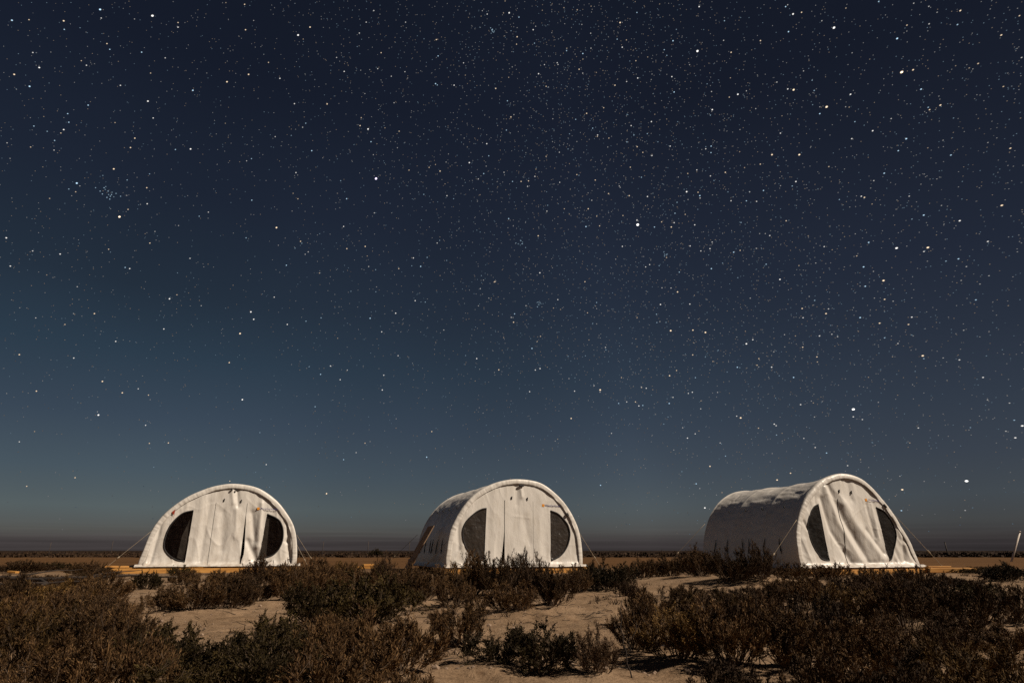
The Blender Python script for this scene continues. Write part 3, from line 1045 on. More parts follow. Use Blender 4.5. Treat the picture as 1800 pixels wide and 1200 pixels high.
def guy(root, i, start, end, sag=0.0):
    """rope from the tent to a stake in the ground, both in the tent's own frame"""
    x0, y0, a = TENTS[i]
    wx, wy = x0 + end[0] * cos(a) - end[1] * sin(a), y0 + end[0] * sin(a) + end[1] * cos(a)
    gz = ground_z(wx, wy) - DECK_Z
    p0, p1 = Vector(start), Vector((end[0], end[1], gz + 0.10))
    pts = []
    for k in range(9):
        t = k / 8
        p = p0.lerp(p1, t)
        p.z -= sag * 4 * t * (1 - t)
        pts.append(p)
    r = tubes('guy_rope', [(pts, 0.0065, 6)], m_rope, root)
    # wooden slider where the rope doubles, and the stake
    tubes('rope_slider', [([p0.lerp(p1, .66) + Vector((0, 0, -sag * .9)), p0.lerp(p1, .72) + Vector((0, 0, -sag * .9))], 0.02, 6)], m_rope, r)
    dirn = (p1 - p0).normalized()
    tubes('stake', [([p1 + Vector((dirn.x * .03, dirn.y * .03, 0.03)), p1 + Vector((-dirn.x * .05, -dirn.y * .05, -0.22))], [0.014, 0.010], 6)], m_metal, r)


t0 = build_tent(0, 'left tent, seen face on, lopsided arch and two black open half-moon windows')
t1 = build_tent(1, 'middle tent with smooth front, grey screened half-moon windows and parted door slit')
t2 = build_tent(2, 'right tent with long dark side in view and front sagging in diagonal folds')
guy(t0, 0, (-2.05, 0.0, 1.02), (-3.10, -0.1))
guy(t0, 0, (2.12, 0.0, 0.95), (2.85, 0.0))
guy(t0, 0, (2.15, 0.6, 0.72), (2.62, 0.3))
guy(t1, 1, (2.04, 0.0, 1.00), (2.72, -0.1))
guy(t1, 1, (-2.10, 0.1, 0.72), (-2.75, 0.55), 0.06)
guy(t1, 1, (-2.12, 4.4, 1.0), (-3.2, 4.6))
guy(t2, 2, (-1.95, 0.0, 1.30), (-3.15, 0.2))
guy(t2, 2, (-1.95, 4.4, 1.35), (-3.3, 5.0))
guy(t2, 2, (1.68, 0.0, 1.50), (3.15, -0.1))
# torn corner with red lining on the left tent
me = bpy.data.meshes.new('torn_corner')
me.from_pydata([(-1.58, -0.055, 1.585), (-1.49, -0.058, 1.67), (-1.495, -0.055, 1.56), (-1.51, -0.052, 1.50), (-1.515, -0.05, 1.34)], [], [(0, 2, 1), (0, 3, 2), (2, 3, 4)])
link('torn_lining', me, m_red, t0)


# ------------------------------------------------------------------ timber decks, timber, board
def deck(i, s_lo, s_hi, label, gaps):
    x0, y0, a = TENTS[i]
    root = empty('timber_deck', (x0, y0, 0), a)
    tag(root, label, 'deck', 'yellow timber decks under the tents')
    y = -0.14 - 0.0
    # long edge joists along the front, butted end to end
    cuts = [s_lo] + gaps + [s_hi]
    for k in range(len(cuts) - 1):
        s0, s1 = cuts[k] + 0.006, cuts[k + 1] - 0.006
        boxes('edge_beam', [(((s0 + s1) / 2, y - 0.045 - 0.012 * (k % 2), 0.062), (s1 - s0, 0.045, 0.135), (0, 0, 0.004 * (-1) ** k))], m_wood, root, 0.006)
    # deck boards run front to back
    n = int((s_hi - s_lo) / 0.20)
    w = (s_hi - s_lo) / n
    boxes('deck_boards', [((s_lo + (k + .5) * w, y + 2.32 + 0.02 * random.uniform(-1, 1), 0.146), (w - 0.008, 4.62, 0.022), (0, 0, 0)) for k in range(n)], m_wood, root, 0.003)
    boxes('joists', [(((s_lo + s_hi) / 2, y + 0.4 + k * 0.85, 0.062), (s_hi - s_lo - 0.1, 0.045, 0.135), (0, 0, 0)) for k in range(5)], m_wood, root, 0.004)
    return root


deck(0, -2.95, 2.22, 'yellow timber deck sticking out left of the left tent', [-0.9, 0.7])
deck(1, -2.22, 2.52, 'yellow timber deck under the middle tent, mostly hidden by shrubs', [-0.3, 1.2])
deck(2, -2.10, 2.62, 'yellow timber deck under the folded front of the right tent', [0.2, 1.5])
x0, y0, a = TENTS[2]
bs = empty('timber_beam', (x0 + 3.0 * cos(a) + .42 * sin(a), y0 + 3.0 * sin(a) - .42 * cos(a), 0.0), a - 0.32)
tag(bs, 'loose yellow timber beam jutting out past the right tent\'s right corner', 'beam')
boxes('plank', [((0, 0, 0.085), (1.45, 0.19, 0.14), (0, 0, 0))], m_wood, bs, 0.012)
boxes('plank', [((-0.35, 0.02, 0.182), (0.7, 0.16, 0.04), (0, 0.0, 0.05))], m_wood, bs, 0.008)
def scrap(px, py, ln, wd, rz, label, tilt=0.0, h=0.03, extra=None):
    x_, y_ = ground_at(px, py)
    o = empty('wood_scrap', (x_, y_, ground_z(x_, y_)), rz)
    tag(o, label, 'plank', 'yellow timber offcuts lying about')
    boxes('plank', [((0, 0, h / 2 + .04), (ln, wd, h), (0, tilt, 0))], m_wood, o, 0.004)
    if extra:
        boxes('plank', [((0.1, extra, h * 1.5 + .05), (ln * .7, wd * .8, h), (0, tilt, 0.2))], m_wood, o, 0.004)


scrap(152, 1011, .35, .16, .5, 'short yellow offcut lying left of the left tent\'s deck', .06, .05)
scrap(22, 1010, .28, .12, -.2, 'short yellow offcut near the left edge of the field', .05, .05)
scrap(646, 1001, .75, .3, .1, 'stack of two yellow offcuts in the gap between left and middle tents', .0, .07, .05)
x0, y0, a = TENTS[0]
o = empty('wood_scrap', (x0 - 2.78 * cos(a) + .05 * sin(a), y0 - 2.78 * sin(a) - .05 * cos(a), DECK_Z), a + .25)
tag(o, 'loose yellow plank lying on the free left end of the left tent\'s deck', 'plank', 'yellow timber offcuts lying about')
boxes('plank', [((0, 0, .03), (.62, .2, .045), (0, .02, 0)), ], m_wood, o, .005)
# broad board leaning on the shaded side of the middle tent
x0, y0, a = TENTS[1]
lb = empty('leaning_board', (x0 - 3.0 * cos(a) - 1.55 * sin(a), y0 - 3.0 * sin(a) + 1.55 * cos(a), 0.0), a)
tag(lb, 'brown wooden board leaning against the dark side of the middle tent', 'board')
boxes('panel', [((0.36, 0.0, 0.66), (0.03, 0.85, 1.58), (0, RAD(29), 0))], m_board, lb, 0.004)
boxes('batten', [((0.365 - 0.2, 0.0, 0.36), (0.03, 0.83, 0.07), (0, RAD(29), 0))], m_board, lb, 0.003)

# ------------------------------------------------------------------ shrubs
def leaf_mat(name, c1, c2, c3):
    m, nt, b = mat(name)
    t = N(nt, 'ShaderNodeTexCoord')
    g = N(nt, 'ShaderNodeNewGeometry')
    a = noise(nt, 5.0, 3, 0.6, t.outputs['Object'])
    mx = N(nt, 'ShaderNodeMath', operation='MULTIPLY_ADD')
    nt.links.new(g.outputs['Random Per Island'], mx.inputs[0])
    mx.inputs[1].default_value = 0.55
    nt.links.new(a, mx.inputs[2])
    oi = N(nt, 'ShaderNodeObjectInfo')
    mrr = N(nt, 'ShaderNodeMapRange')
    mrr.inputs['To Min'].default_value = 0.45
    mrr.inputs['To Max'].default_value = 1.3
    nt.links.new(oi.outputs['Random'], mrr.inputs[0])
    vs = N(nt, 'ShaderNodeVectorMath', operation='SCALE')
    nt.links.new(rampn(nt, mx.outputs[0], [(0.45, c1), (0.75, c2), (1.0, c3)]), vs.inputs[0])
    nt.links.new(mrr.outputs[0], vs.inputs['Scale'])
    nt.links.new(vs.outputs[0], b.inputs['Base Color'])
    b.inputs['Roughness'].default_value = 0.8
    b.inputs['Specular IOR Level'].default_value = 0.2
    return m


m_leaf = {
    'r': leaf_mat('reddish_brown_foliage', (0.030, 0.0148, 0.0055), (0.060, 0.0305, 0.0112), (0.150, 0.086, 0.036)),
    'g': leaf_mat('dark_green_foliage', (0.015, 0.0095, 0.0025), (0.026, 0.0165, 0.004), (0.056, 0.038, 0.010)),
    'o': leaf_mat('ochre_foliage', (0.038, 0.020, 0.005), (0.076, 0.041, 0.011), (0.180, 0.104, 0.033)),
    'd': leaf_mat('dry_dark_foliage', (0.028, 0.014, 0.006), (0.046, 0.024, 0.011), (0.095, 0.054, 0.026)),
}
m_stem = simple('twig_bark', (0.085, 0.055, 0.034), 0.9, 0.3, 12)
m_deadwood = simple('charred_deadwood', (0.030, 0.021, 0.016), 0.9, 0.35, 10)


def shrub_mesh(kind, w, h, n_stem, n_leaf, leaf_len, leaf_w, seed):
    """foliage and stem meshes of one shrub: curved stems fanning from the base, sprigs along them"""
    r = np.random.default_rng(seed)
    R = w / 2
    # ragged envelope: several lobes of differing height
    nl = r.integers(4, 8)
    la = r.uniform(0, 2 * pi, nl)
    lh = r.uniform(0.72, 1.12, nl)
    th = r.uniform(0, 2 * pi, n_stem)
    out = np.sqrt(r.random(n_stem))                     # 0 centre .. 1 rim
    lob = 0.9 + 0.22 * np.cos((th[:, None] - la[None])).max(1) * r.choice(lh, n_stem)
    up = {'r': 0.9, 'd': 1.0, 'g': 0.75, 'o': 0.85}[kind]
    reach = R * out * lob * r.uniform(0.82, 1.1, n_stem)
    hh = h * np.sqrt(np.clip(1 - (out * 0.93) ** 2.4, 0.05, 1)) * r.uniform(0.72, 1.08, n_stem) * (0.82 + 0.2 * np.cos(th * 2 + la[0]))
    spike = r.random(n_stem) < (0.12 if kind in 'rd' else 0.05)
    hh = np.where(spike, hh * r.uniform(1.08, 1.3, n_stem), hh)
    hh = np.minimum(hh, h * 1.15)
    base = np.stack([np.cos(th) * reach * 0.30, np.sin(th) * reach * 0.30, np.full(n_stem, -0.02)], -1)
    tip = np.stack([np.cos(th) * reach, np.sin(th) * reach, hh], -1)
    tip += r.normal(0, 0.03 * h, tip.shape) * [1, 1, 0]
    mid = (base + tip) / 2 + np.stack([np.cos(th) * reach * 0.22, np.sin(th) * reach * 0.22, -0.05 * hh], -1) * (1.0 if kind != 'g' else 1.6)
    mid += r.normal(0, 0.04 * h, mid.shape)

    def bez(t, k):
        t = t[:, None]
        return base[k] * (1 - t) ** 2 + 2 * mid[k] * t * (1 - t) + tip[k] * t * t

    def bezd(t, k):
        t = t[:, None]
        return 2 * (mid[k] - base[k]) * (1 - t) + 2 * (tip[k] - mid[k]) * t
    # side twigs off the stems
    ntw = n_stem * 9
    k = r.integers(0, n_stem, ntw)
    t = np.clip(r.random(ntw) ** 0.7 * 0.82 + 0.16, 0, 1)
    T0 = bez(t, k)
    D = bezd(t, k)
    D /= np.linalg.norm(D, axis=1, keepdims=True) + 1e-9
    spread = {'r': 0.42, 'd': 0.45, 'g': 0.75, 'o': 0.55}[kind]
    TD = D * up + r.normal(0, 1, T0.shape) * spread + np.array([0, 0, 0.50])
    TD /= np.linalg.norm(TD, axis=1, keepdims=True) + 1e-9
    TL = (0.05 + 0.20 * h) * r.uniform(0.45, 1.25, ntw) * (1.15 - 0.5 * t)
    # sprigs along each twig
    k2 = r.integers(0, ntw, n_leaf)
    u = r.random(n_leaf) ** 0.8
    bend = r.normal(0, 0.10, (ntw, 3))
    P = T0[k2] + TD[k2] * (TL[k2] * u)[:, None] + bend[k2] * (TL[k2] * u * u)[:, None] + r.normal(0, 0.004 + 0.0030 * h, (n_leaf, 3))
    dirv = TD[k2] * 1.0 + r.normal(0, 1, P.shape) * 0.42 + np.array([0, 0, 0.15])
    dirv /= np.linalg.norm(dirv, axis=1, keepdims=True) + 1e-9
    side = np.cross(dirv, r.normal(0, 1, P.shape))
    side /= np.linalg.norm(side, axis=1, keepdims=True) + 1e-9
    L = leaf_len * r.uniform(0.5, 1.4, n_leaf)[:, None]
    W = leaf_w * r.uniform(0.6, 1.3, n_leaf)[:, None]
    P[:, 2] = np.maximum(P[:, 2], 0.01)
    v0 = P
    v1 = P + dirv * L * 0.55 + side * W * .5
    v2 = P + dirv * L
    v3 = P + dirv * L * 0.55 - side * W * .5
    V = np.stack([v0, v1, v2, v3], 1).reshape(-1, 3)
    F = np.arange(len(V)).reshape(-1, 4)
    fol = make_mesh('foliage', V, F)
    # stems as three-sided tapering twigs
    ns = min(n_stem, 130)
    ks = r.choice(n_stem, ns, replace=False)
    segs = 5
    rad = 0.0035 + 0.006 * min(1.0, h)
    tv = np.linspace(0, 1, segs + 1)
    VV, FF = [], []
    for q, kk in enumerate(ks):
        pts = np.array([bez(np.array([tt]), np.array([kk]))[0] for tt in tv])
        pts[1:-1] += r.normal(0, 0.012, (segs - 1, 3))
        for s in range(segs + 1):
            rr = rad * (1 - 0.8 * tv[s])
            for c in range(3):
                an = 2.094 * c + q
                VV.append(pts[s] + np.array([cos(an) * rr, sin(an) * rr, 0]))
        o = q * 3 * (segs + 1)
        for s in range(segs):
            for c in range(3):
                a_, b_ = o + s * 3 + c, o + s * 3 + (c + 1) % 3
                FF.append((a_, b_, b_ + 3, a_ + 3))
    # ribbons for the side twigs
    sd = np.cross(TD, r.normal(0, 1, TD.shape))
    sd /= np.linalg.norm(sd, axis=1, keepdims=True) + 1e-9
    wv_ = rad * 0.45
    e_ = T0 + TD * TL[:, None] + bend * TL[:, None]
    TV = np.stack([T0 - sd * wv_, T0 + sd * wv_, e_ + sd * wv_ * .3, e_ - sd * wv_ * .3], 1).reshape(-1, 3)
    TF = np.arange(len(TV)).reshape(-1, 4) + len(VV)
    VV = np.concatenate([np.array(VV), TV])
    FF = np.concatenate([np.array(FF), TF])
    st = make_mesh('stems', VV, FF)
    return fol, st


CLS = {}
def proto(kind, wid, hgt, dist, var):
    """mesh pair of a size class; sprigs keep a real size, so classes differ in how many they carry"""
    cls = 0 if wid < 0.42 else 1 if wid < 0.75 else 2 if wid < 1.15 else 3
    asp = 0 if hgt / wid < 0.55 else 1 if hgt / wid < 0.8 else 2
    key = (kind, cls, asp, var)
    if key not in CLS:
        w0 = (0.36, 0.6, 0.95, 1.4)[cls]
        h0 = w0 * (0.45, 0.66, 0.95)[asp]
        dens = {'r': 1.0, 'g': 1.15, 'o': 1.0, 'd': 0.75}[kind]
        nlf = int((9000, 17000, 27000, 40000)[cls] * dens * (0.85 + 0.2 * asp))
        nst = (30, 46, 74, 110)[cls]
        ll = (0.020, 0.025, 0.031, 0.038)[cls] * (0.72 if kind == 'g' else 1)
        lw = (0.0042, 0.0055, 0.0072, 0.0098)[cls] * (1.35 if kind == 'g' else 1)
        fol, st = shrub_mesh(kind, w0, h0, nst, nlf, ll, lw, 1000 + len(CLS) * 13)
        fol.materials.append(m_leaf[kind])
        st.materials.append(m_stem)
        CLS[key] = (fol, st, w0, h0)
    return CLS[key]


GRP = {'r': 'reddish brown desert shrubs', 'g': 'dark green desert shrubs', 'o': 'ochre desert shrubs', 'd': 'dry dark spiky shrubs'}
for q, (x, y, w, h, k, lab) in enumerate(survey):
    fol, st, w0, h0 = proto(k, w, h, y, q % 2)
    root = empty('desert_shrub', (x, y, ground_z(x, y) - 0.01), random.uniform(0, 6.28))
    sx, sz = w / w0 * 1.0, h / h0 * 0.92
    root.scale = (sx, sx * random.uniform(.85, 1.1), sz)
    tag(root, lab, 'shrub', GRP[k])
    link('foliage', fol, None, root)
    link('stems', st, None, root)

# ------------------------------------------------------------------ scrubland in the distance (uncountable) + a few plants one can tell apart
def tuft_field(name, cx, cy, size, n_each, blade_h, blade_w, seed):
    r = np.random.default_rng(seed)
    n = len(cx)
    a = r.uniform(0, 2 * pi, (n, n_each))
    rr = np.sqrt(r.random((n, n_each))) * size[:, None]
    bx = cx[:, None] + np.cos(a) * rr
    by = cy[:, None] + np.sin(a) * rr
    hh = blade_h[:, None] * r.uniform(0.35, 1.0, (n, n_each)) * (1 - 0.35 * (rr / size[:, None]) ** 2)
    yaw = r.uniform(0, pi, (n, n_each))
    w = blade_w * r.uniform(0.5, 1.3, (n, n_each))
    dx, dy = np.cos(yaw) * w, np.sin(yaw) * w
    lx, ly = r.normal(0, 0.25, (n, n_each)) * hh, r.normal(0, 0.25, (n, n_each)) * hh
    bz = np.zeros_like(bx)
    V = np.stack([np.stack([bx - dx, by - dy, bz], -1), np.stack([bx + dx, by + dy, bz], -1),
                  np.stack([bx + dx * .7 + lx, by + dy * .7 + ly, hh * .8], -1), np.stack([bx - dx * .3 + lx, by - dy * .3 + ly, hh], -1)], 2).reshape(-1, 3)
    return make_mesh(name, V, np.arange(len(V)).reshape(-1, 4))


cx, cy, sz, hh = [], [], [], []
for y_, step in [(66.5, .7), (68.5, .8), (71, .9), (74, 1.0), (78, 1.1), (84, 1.3), (92, 1.5), (104, 1.8), (120, 2.1), (145, 2.6), (180, 3.4), (240, 4.5), (330, 6.5), (480, 9), (700, 13)]:
    half = y_ * 1.05 + 8
    xs = np.arange(-half, half, step)
    xs = xs + rng.uniform(-.5, .5, len(xs)) * step
    edge = 1.8 * fbm(xs * 0.09, xs * 0 + 3.3, 3)
    keep = rng.random(len(xs)) < (0.62 if y_ < 70 else 0.85)
    xs, edge = xs[keep], edge[keep]
    cx.append(xs)
    cy.append(y_ + rng.uniform(-1, 1, len(xs)) * (1 + y_ * .02) + edge)
    sz.append(rng.uniform(0.35, 0.75, len(xs)) * step * 0.9)
    hh.append(rng.uniform(0.14, 0.36, len(xs)) * (1 + y_ / 900) * np.where(rng.random(len(xs)) < .05, 1.6, 1))
cx, cy, sz, hh = map(np.concatenate, (cx, cy, sz, hh))
fm = tuft_field('distant_scrub', cx, cy, sz, 24, hh, 0.22, 5)
m_scrub = leaf_mat('distant_scrub_leaf', (0.018, 0.009, 0.005), (0.034, 0.018, 0.009), (0.055, 0.032, 0.017))
tag(link('distant_scrub', fm, m_scrub), 'dark belt of low scrub along the horizon beyond the bare field', 'scrub', kind='stuff')

# low dry tufts and litter over the near ground (uncountable ground cover)
n = 900
tx = rng.uniform(-1, 1, n)
ty = 4.0 + rng.random(n) ** 0.7 * 15
tx = tx * ty * 0.9
den = fbm(tx * 0.6 + 3, ty * 0.6, 2)
kp = den > -0.12
tx, ty = tx[kp], ty[kp]
nb = 14
r = rng
a = r.uniform(0, 2 * pi, (len(tx), nb))
rr = np.sqrt(r.random((len(tx), nb))) * r.uniform(.03, .10, (len(tx), 1))
bx, by = tx[:, None] + np.cos(a) * rr, ty[:, None] + np.sin(a) * rr
bz = terrain(bx, by) + 0.004
hh = r.uniform(0.015, 0.075, bx.shape) * r.uniform(.5, 1.3, (len(tx), 1))
yaw = r.uniform(0, pi, bx.shape)
w = 0.003 + 0.003 * (ty[:, None] / 8)
dx, dy = np.cos(yaw) * w, np.sin(yaw) * w
lx, ly = r.normal(0, .5, bx.shape) * hh, r.normal(0, .5, bx.shape) * hh
V = np.stack([np.stack([bx - dx, by - dy, bz], -1), np.stack([bx + dx, by + dy, bz], -1), np.stack([bx + dx * .3 + lx, by + dy * .3 + ly, bz + hh], -1)], 2).reshape(-1, 3)
tag(link('dry_tufts', make_mesh('dry_tufts', V, np.arange(len(V)).reshape(-1, 3)), m_leaf['d']), 'short dry tufts scattered over the sand among the shrubs', 'ground cover', kind='stuff')

# fallen twigs lying on the sand
tw = []
for _ in range(900):
    y_ = 3.9 + random.random() ** 1.3 * 9
    x_ = random.uniform(-.85, .85) * y_
    an = random.uniform(0, pi)
    ln = random.uniform(.04, .22)
    pts = []
    for s in range(4):
        q_ = s / 3 * ln
        px_, py_ = x_ + cos(an) * q_ + random.uniform(-.006, .006), y_ + sin(an) * q_ + random.uniform(-.006, .006)
        pts.append((px_, py_, ground_z(px_, py_) + 0.006 + random.uniform(0, .008)))
    tw.append((pts, [0.0035, .003, .0025, .001], 3))
tag(tubes('twig_litter', tw, m_deadwood), 'thin dark twigs littering the open sand between shrubs', 'twigs', kind='stuff')

# pebbles and clods
n = 4200
py_ = 3.8 + rng.random(n) ** 1.4 * 11
px_ = rng.uniform(-.9, .9, n) * py_
pr = rng.uniform(0.003, 0.011, n) * (1 + (rng.random(n) < .06) * 1.4)
ico = np.array([(0, 0, 1), (.894, 0, .447), (.276, .851, .447), (-.724, .526, .447), (-.724, -.526, .447), (.276, -.851, .447), (.724, .526, -.447), (-.276, .851, -.447), (-.894, 0, -.447), (-.276, -.851, -.447), (.724, -.526, -.447), (0, 0, -1)])
icf = np.array([(0, 1, 2), (0, 2, 3), (0, 3, 4), (0, 4, 5), (0, 5, 1), (1, 6, 2), (2, 7, 3), (3, 8, 4), (4, 9, 5), (5, 10, 1), (6, 7, 2), (7, 8, 3), (8, 9, 4), (9, 10, 5), (10, 6, 1), (11, 7, 6), (11, 8, 7), (11, 9, 8), (11, 10, 9), (11, 6, 10)])
jit = 1 + rng.uniform(-.28, .28, (n, 12, 1))
V = ico[None] * jit * pr[:, None, None] * np.array([1.1, 1.0, .7])
V[..., 0] += px_[:, None]
V[..., 1] += py_[:, None]
pz = terrain(px_, py_)
for (sx, sy, w_, h_, k_, lab_) in survey:
    r_ = max(0.25, w_ * 0.6)
    pz = pz + min(0.06, 0.12 * h_) * np.exp(-(((px_ - sx) / r_) ** 2 + ((py_ - sy) / r_) ** 2))
V[..., 2] += (pz + pr * .25)[:, None]
F = (icf[None] + (np.arange(n) * 12)[:, None, None]).reshape(-1, 3)
m_peb = simple('pebbles', (0.24, 0.17, 0.12), 0.85, 0.5, 3)
tag(link('pebbles', make_mesh('pebbles', V.reshape(-1, 3), F), m_peb), 'small pebbles and dirt clods strewn over the sand', 'pebbles', kind='stuff')


# ------------------------------------------------------------------ fallen dead branch at the left
def dead_branch(loc, rz, label, limbs):
    root = empty('dead_branch', loc, rz)
    tag(root, label, 'branch', 'fallen dead branches')
    first = None
    for nm, pts, r0, r1 in limbs:
        P = []
        for s in range(len(pts) - 1):
            for t in (0, .34, .67):
                p = Vector(pts[s]).lerp(Vector(pts[s + 1]), t)
                P.append(p + Vector([random.uniform(-.012, .012) for _ in range(3)]))
        P.append(Vector(pts[-1]))
        rad = list(np.linspace(r0, r1, len(P)))
        tubes(nm, [(P, rad, 7)], m_deadwood, root)
    return root


bx_, by_ = ground_at(75, 1036)
gz_ = ground_z(bx_, by_)
dead_branch((bx_, by_, gz_ + 0.02), 0, 'black forked dead branch lying at the far left, its tip pointing at the sand', [
    ('limb', [(-1.3, -.05, .12), (-.7, 0, .16), (-.1, 0, .13), (.35, -.45, .10), (.8, -1.35, .06), (1.05, -1.7, .03)], .045, .012),
    ('limb', [(-.1, 0, .13), (.5, .15, .16), (1.3, .25, .18), (2.1, .3, .17)], .035, .008),
    ('limb', [(-1.2, -.5, .08), (-.5, -.55, .08), (.1, -.5, .09), (.9, -.35, .12), (1.5, -.3, .10)], .028, .006),
    ('twig', [(.5, .15, .16), (.9, .5, .24), (1.2, .8, .27)], .016, .004),
    ('twig', [(-.6, 0, .16), (-.3, .4, .25), (.1, .8, .28)], .018, .004),
    ('twig', [(.35, -.45, .10), (.1, -.9, .12), (-.1, -1.2, .10)], .014, .004)])
bx_, by_ = ground_at(1205, 1190)
dead_branch((bx_ - .28, by_, ground_z(bx_, by_)), 0.3, 'pale thin bare stem curving up in front of the right thicket', [
    ('limb', [(0, 0, 0), (-.02, .02, .12), (-.03, .03, .25), (-.01, .05, .38)], .004, .002),
    ('twig', [(-.02, .02, .12), (.03, .02, .20), (.06, .03, .27)], .0025, .001)])

# ------------------------------------------------------------------ posts on the plain
m_post = simple('grey_post', (0.06, 0.045, 0.038), 0.8, 0.3, 6)
def post(px, dist, h, label, rad=.05, lean=0.0, material=None, arm=False):
    u = (px - 900) / FPX
    y_ = dist
    x_ = u * (dist * cos(PITCH) - CAM_H * sin(PITCH)) 
    z0 = 0.0
    root = empty('marker_post', (x_, y_, z0))
    root.rotation_euler = (0, lean, 0)
    tag(root, label, 'post', 'thin posts standing far out on the plain')
    tubes('shaft', [([(0, 0, -.3), (0, 0, h * .5), (0.01, 0, h)], [rad, rad * .9, rad * .75], 7)], material or m_post, root)
    tubes('cap', [([(0, 0, h - .01), (0, 0, h + .035)], [rad * 1.15, rad * .9], 7)], material or m_post, root)
    return root


post(85, 95, 1.75, 'leftmost far post, left of the left tent', .045)
post(194, 88, 1.85, 'far post second from the left, just left of the left tent', .045)
post(566, 84, 1.7, 'far post just right of the left tent', .05, .03)
post(646, 84, 1.75, 'far post midway between left and middle tents', .05)
post(719, 88, 1.8, 'far post beside the leaning board of the middle tent', .045)
post(1667, 80, 1.6, 'dark far post right of the right tent', .08, -.06)
m_pale = simple('pale_pole_paint', (0.62, 0.55, 0.48), 0.6, 0.1, 6)
post(1778, 40, 1.95, 'pale leaning pole at the right edge of the field', .06, .50, m_pale)
# one rounder bush standing out of the distant scrub
fol, st = shrub_mesh('g', 1.6, 0.95, 120, 5200, .12, .05, 77)
fol.materials.append(m_leaf['g'])
st.materials.append(m_stem)
yb = 76.0
rb = empty('desert_shrub', ((662 - 900) / FPX * yb * cos(PITCH), yb, -0.12), 1.0)
tag(rb, 'round dark bush poking above the distant scrub between left and middle tents', 'shrub', GRP['g'])
link('foliage', fol, None, rb)
link('stems', st, None, rb)

# ------------------------------------------------------------------ stars
SKY_R = 9000.0
